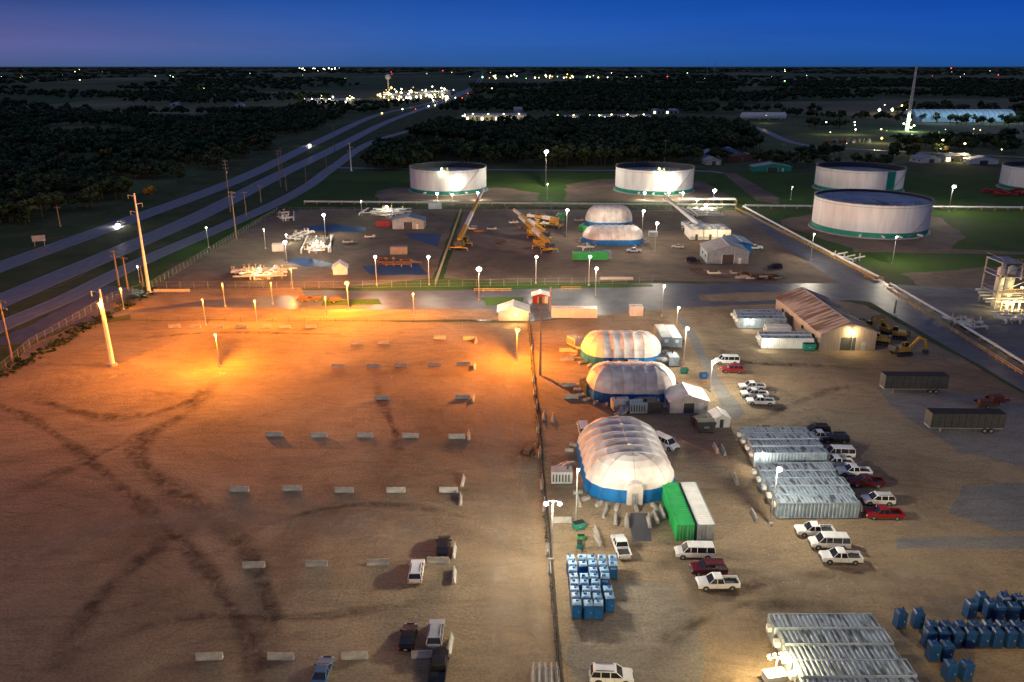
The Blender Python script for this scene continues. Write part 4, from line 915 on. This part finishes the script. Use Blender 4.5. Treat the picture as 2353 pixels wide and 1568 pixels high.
def trunkv():
    vs=[]
    for z,r in ((0,.03),(.6,.012)):
        for k in range(4): vs.append((r*math.cos(k*1.57),r*math.sin(k*1.57),z))
    q=[]
    for k in range(4): q+=[vs[k],vs[(k+1)%4],vs[4+(k+1)%4],vs[4+k]]
    for a in (0.3,2.4,4.4):
        e=(.2*math.cos(a),.2*math.sin(a),.62); q+=[(0.012,0,.3),(-.012,0,.3),(e[0]-.004,e[1],e[2]),(e[0]+.004,e[1],e[2])]
    return np.array(q)
TR=trunkv()
LOD={0:[cloud(420,.035,i) for i in range(5)],1:[cloud(130,.06,10+i) for i in range(5)],2:[cloud(36,.12,20+i) for i in range(5)]}
def forest(name,pts,trunks=True):
    V=[];Cc=[];MI=[]
    for (x,y,h,sp,lod,col) in pts:
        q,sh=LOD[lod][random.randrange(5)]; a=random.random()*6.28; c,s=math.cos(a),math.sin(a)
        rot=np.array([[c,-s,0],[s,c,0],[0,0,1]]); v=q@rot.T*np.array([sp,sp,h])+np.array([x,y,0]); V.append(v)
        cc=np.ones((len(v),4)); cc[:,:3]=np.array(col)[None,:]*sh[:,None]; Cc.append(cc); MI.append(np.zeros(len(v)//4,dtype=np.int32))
        if trunks and lod<2:
            v=TR*np.array([h*1,h*1,h])+np.array([x,y,0]); V.append(v); Cc.append(np.ones((len(v),4))*.05); MI.append(np.ones(len(v)//4,dtype=np.int32))
    V=np.concatenate(V); Cc=np.concatenate(Cc); MI=np.concatenate(MI); n=len(V); nf=n//4
    me=bpy.data.meshes.new(name); me.vertices.add(n); me.vertices.foreach_set('co',V.astype(np.float32).ravel()); me.loops.add(n); me.loops.foreach_set('vertex_index',np.arange(n,dtype=np.int32))
    me.polygons.add(nf); me.polygons.foreach_set('loop_start',np.arange(0,n,4,dtype=np.int32)); me.polygons.foreach_set('material_index',MI)
    me.update(calc_edges=True); at=me.attributes.new('tint','FLOAT_COLOR','POINT'); at.data.foreach_set('color',Cc.astype(np.float32).ravel())
    me.materials.append(M['leaf']); me.materials.append(M['bark']); return put(me,name,(0,0,0))
def inside(p,poly):
    x,y=p; r=False; j=len(poly)-1
    for i in range(len(poly)):
        xi,yi=poly[i];xj,yj=poly[j]
        if (yi>y)!=(yj>y) and x<(xj-xi)*(y-yi)/(yj-yi)+xi: r=not r
        j=i
    return r
def vn(x,y,s): return (math.sin(x/s+1.3*math.sin(y/s*1.7))+math.sin(y/s*1.3+1.1*math.sin(x/s*2.1+2))+.7*math.sin((x+y)/s*2.3+1))/2.7
roads_px=[[(0,614),(277,514),(560,408),(740,322),(870,264),(985,238),(1062,212)],[(0,693),(300,566),(480,486),(640,403),(760,346),(880,285),(960,254)],[(0,752),(330,600),(540,510),(712,425),(860,325),(985,290)],[(1480,268),(1700,285),(1830,330),(2000,345),(2353,362)]]
RS=[]
for rp in roads_px:
    w=[G(*p) for p in rp]
    RS+=list(zip(w[:-1],w[1:]))
def nearroad(x,y,d):
    for (ax,ay),(bx,by) in RS:
        dx,dy=bx-ax,by-ay; t=max(0,min(1,((x-ax)*dx+(y-ay)*dy)/(dx*dx+dy*dy)))
        if (x-ax-t*dx)**2+(y-ay-t*dy)**2<d*d: return True
    return False
COLS=[(.038,.070,.030),(.050,.080,.034),(.034,.060,.030),(.056,.078,.034),(.070,.080,.036),(.045,.074,.036)]
def scatter(poly_px,dens,hr,thr,clump,seed=1,maxn=6000):
    rnd=random.Random(seed); P=[G(*p) for p in poly_px]; xs=[p[0] for p in P]; ys=[p[1] for p in P]
    A=(max(xs)-min(xs))*(max(ys)-min(ys)); n=int(min(A*dens,maxn*6)); out=[]
    for _ in range(n):
        x=rnd.uniform(min(xs),max(xs)); y=rnd.uniform(min(ys),max(ys))
        if not inside((x,y),P) or vn(x,y,clump)<thr or nearroad(x,y,16): continue
        h=rnd.uniform(*hr); lod=0 if y<480 else (1 if y<1000 else 2); sp=h*rnd.uniform(1.0,1.5)
        col=rnd.choice(COLS)
        if rnd.random()<.02: col=(.11,.085,.03)
        out.append((x,y,h,sp,lod,col))
        if len(out)>=maxn: break
    return out
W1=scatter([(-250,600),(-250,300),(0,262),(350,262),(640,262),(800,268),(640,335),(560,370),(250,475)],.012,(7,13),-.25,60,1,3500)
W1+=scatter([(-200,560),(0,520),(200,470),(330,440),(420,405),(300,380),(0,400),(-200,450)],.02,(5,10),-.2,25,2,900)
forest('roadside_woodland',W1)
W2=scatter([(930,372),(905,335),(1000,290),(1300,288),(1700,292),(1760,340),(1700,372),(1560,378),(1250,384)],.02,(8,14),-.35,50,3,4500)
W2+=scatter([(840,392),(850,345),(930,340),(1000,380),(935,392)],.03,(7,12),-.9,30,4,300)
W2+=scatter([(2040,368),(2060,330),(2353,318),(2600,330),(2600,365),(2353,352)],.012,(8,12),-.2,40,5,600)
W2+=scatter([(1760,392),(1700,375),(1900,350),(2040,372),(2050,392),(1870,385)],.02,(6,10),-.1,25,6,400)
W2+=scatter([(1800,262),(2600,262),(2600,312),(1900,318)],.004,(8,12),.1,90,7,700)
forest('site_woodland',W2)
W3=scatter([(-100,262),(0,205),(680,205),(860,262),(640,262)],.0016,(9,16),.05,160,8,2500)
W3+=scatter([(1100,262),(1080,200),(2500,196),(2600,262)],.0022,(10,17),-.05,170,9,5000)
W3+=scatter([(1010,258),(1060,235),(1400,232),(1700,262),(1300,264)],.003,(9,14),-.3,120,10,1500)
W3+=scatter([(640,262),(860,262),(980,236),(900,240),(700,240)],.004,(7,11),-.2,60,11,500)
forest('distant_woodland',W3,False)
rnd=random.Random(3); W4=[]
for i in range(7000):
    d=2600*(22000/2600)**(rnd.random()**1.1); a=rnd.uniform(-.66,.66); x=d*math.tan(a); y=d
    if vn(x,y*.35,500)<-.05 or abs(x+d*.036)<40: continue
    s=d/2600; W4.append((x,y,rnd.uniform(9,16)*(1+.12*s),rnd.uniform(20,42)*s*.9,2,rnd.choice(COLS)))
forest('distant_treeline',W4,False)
for px,py,h,c in ((345,462,8,(.30,.18,.03)),(285,450,12,COLS[1]),(225,448,11,COLS[2]),(415,425,10,COLS[0]),(870,392,11,COLS[3]),(905,388,12,COLS[0]),(170,455,10,COLS[4]),(610,352,9,COLS[0]),(120,458,10,COLS[5])):
    x,y=G(px,py); o=forest('broadleaf_tree',[(0,0,h,h*1.15,0,c)]); o.location=(x,y,0)
wd=[]
for i in range(200):
    t=random.random(); px=1213+t*75+random.uniform(-4,6); py=745+t*830; x,y=G(px,py); wd.append((x,y,random.uniform(.15,.4),random.uniform(.3,.8),2,(.10,.09,.05)))
for i in range(260):
    t=random.random(); px=350*t+random.uniform(-12,12); py=868-200*t+random.uniform(-8,8); x,y=G(px,py); wd.append((x,y,random.uniform(.3,1.2),random.uniform(.6,2.2),2,random.choice(COLS)))
forest('weeds',wd,False)

# ---------------------------------------------------------------- sky
w=bpy.data.worlds.new('World'); scene.world=w; w.use_nodes=True; nt=w.node_tree; bg=nt.nodes['Background']
tc=nt.nodes.new('ShaderNodeTexCoord'); sp=nt.nodes.new('ShaderNodeSeparateXYZ'); nt.links.new(tc.outputs['Generated'],sp.inputs[0])
mr=nt.nodes.new('ShaderNodeMapRange'); mr.inputs['From Min'].default_value=-1; mr.inputs['From Max'].default_value=1; nt.links.new(sp.outputs['X'],mr.inputs[0])
low=ramp(nt,mr.outputs[0],[(0,(.26,.17,.26)),(.23,(.030,.068,.24)),(.36,(.020,.090,.38)),(.55,(.010,.088,.45)),(.78,(.005,.066,.42)),(1,(.012,.06,.28))])
hor=ramp(nt,mr.outputs[0],[(0,(.38,.24,.25)),(.23,(.075,.115,.28)),(.36,(.045,.11,.31)),(.5,(.025,.105,.34)),(.8,(.012,.085,.33)),(1,(.02,.06,.2))])
mid=ramp(nt,mr.outputs[0],[(0,(.34,.2,.26)),(.23,(.115,.115,.31)),(.33,(.070,.12,.34)),(.45,(.028,.11,.40)),(.8,(.009,.083,.39)),(1,(.02,.06,.24))])
f0=ramp(nt,sp.outputs['Z'],[(0.0,g3(0)),(.022,g3(1))]); c=mixc(nt,f0,hor,mid)
f1=ramp(nt,sp.outputs['Z'],[(0.022,g3(0)),(.068,g3(1))]); c=mixc(nt,f1,c,low)
f2=ramp(nt,sp.outputs['Z'],[(.0,g3(.9)),(.015,g3(1)),(.05,g3(1)),(.10,g3(.7)),(.3,g3(.45))]); c=mixc(nt,1.0,c,f2,'MULTIPLY')
f3=ramp(nt,sp.outputs['Z'],[(.10,g3(0)),(.5,g3(1))]); c=mixc(nt,f3,c,(.092,.112,.215))
cl=noise(nt,tc.outputs['Generated'],3,5,.6,.5,(1,1,14)); c=mixc(nt,.25,c,ramp(nt,cl,[(.4,g3(.85)),(.6,g3(1.1))]),'MULTIPLY')
sky=nt.nodes.new('ShaderNodeTexSky'); sky.sky_type='NISHITA'; sky.sun_disc=False; sky.sun_elevation=R(-2); sky.sun_rotation=R(-80)
c=mixc(nt,.004,c,sky.outputs[0],'ADD')
nt.links.new(c,bg.inputs[0]); bg.inputs[1].default_value=1.0
L=bpy.data.lights.new('dusk_fill','SUN'); L.energy=.06; L.angle=R(40); L.color=(1,.62,.6); o=bpy.data.objects.new('dusk_fill',L); scene.collection.objects.link(o); o.rotation_euler=(R(62),0,R(-80))  # sun has set; weak wide fill added from the left for soft modelling
# ---------------------------------------------------------------- camera
cd=bpy.data.cameras.new('camera'); cd.lens=28; cd.sensor_width=36; cd.clip_end=200000; cd.clip_start=.5
co=bpy.data.objects.new('camera',cd); scene.collection.objects.link(co); co.location=(0,0,H); co.rotation_euler=(R(90-19.05),0,0); scene.camera=co
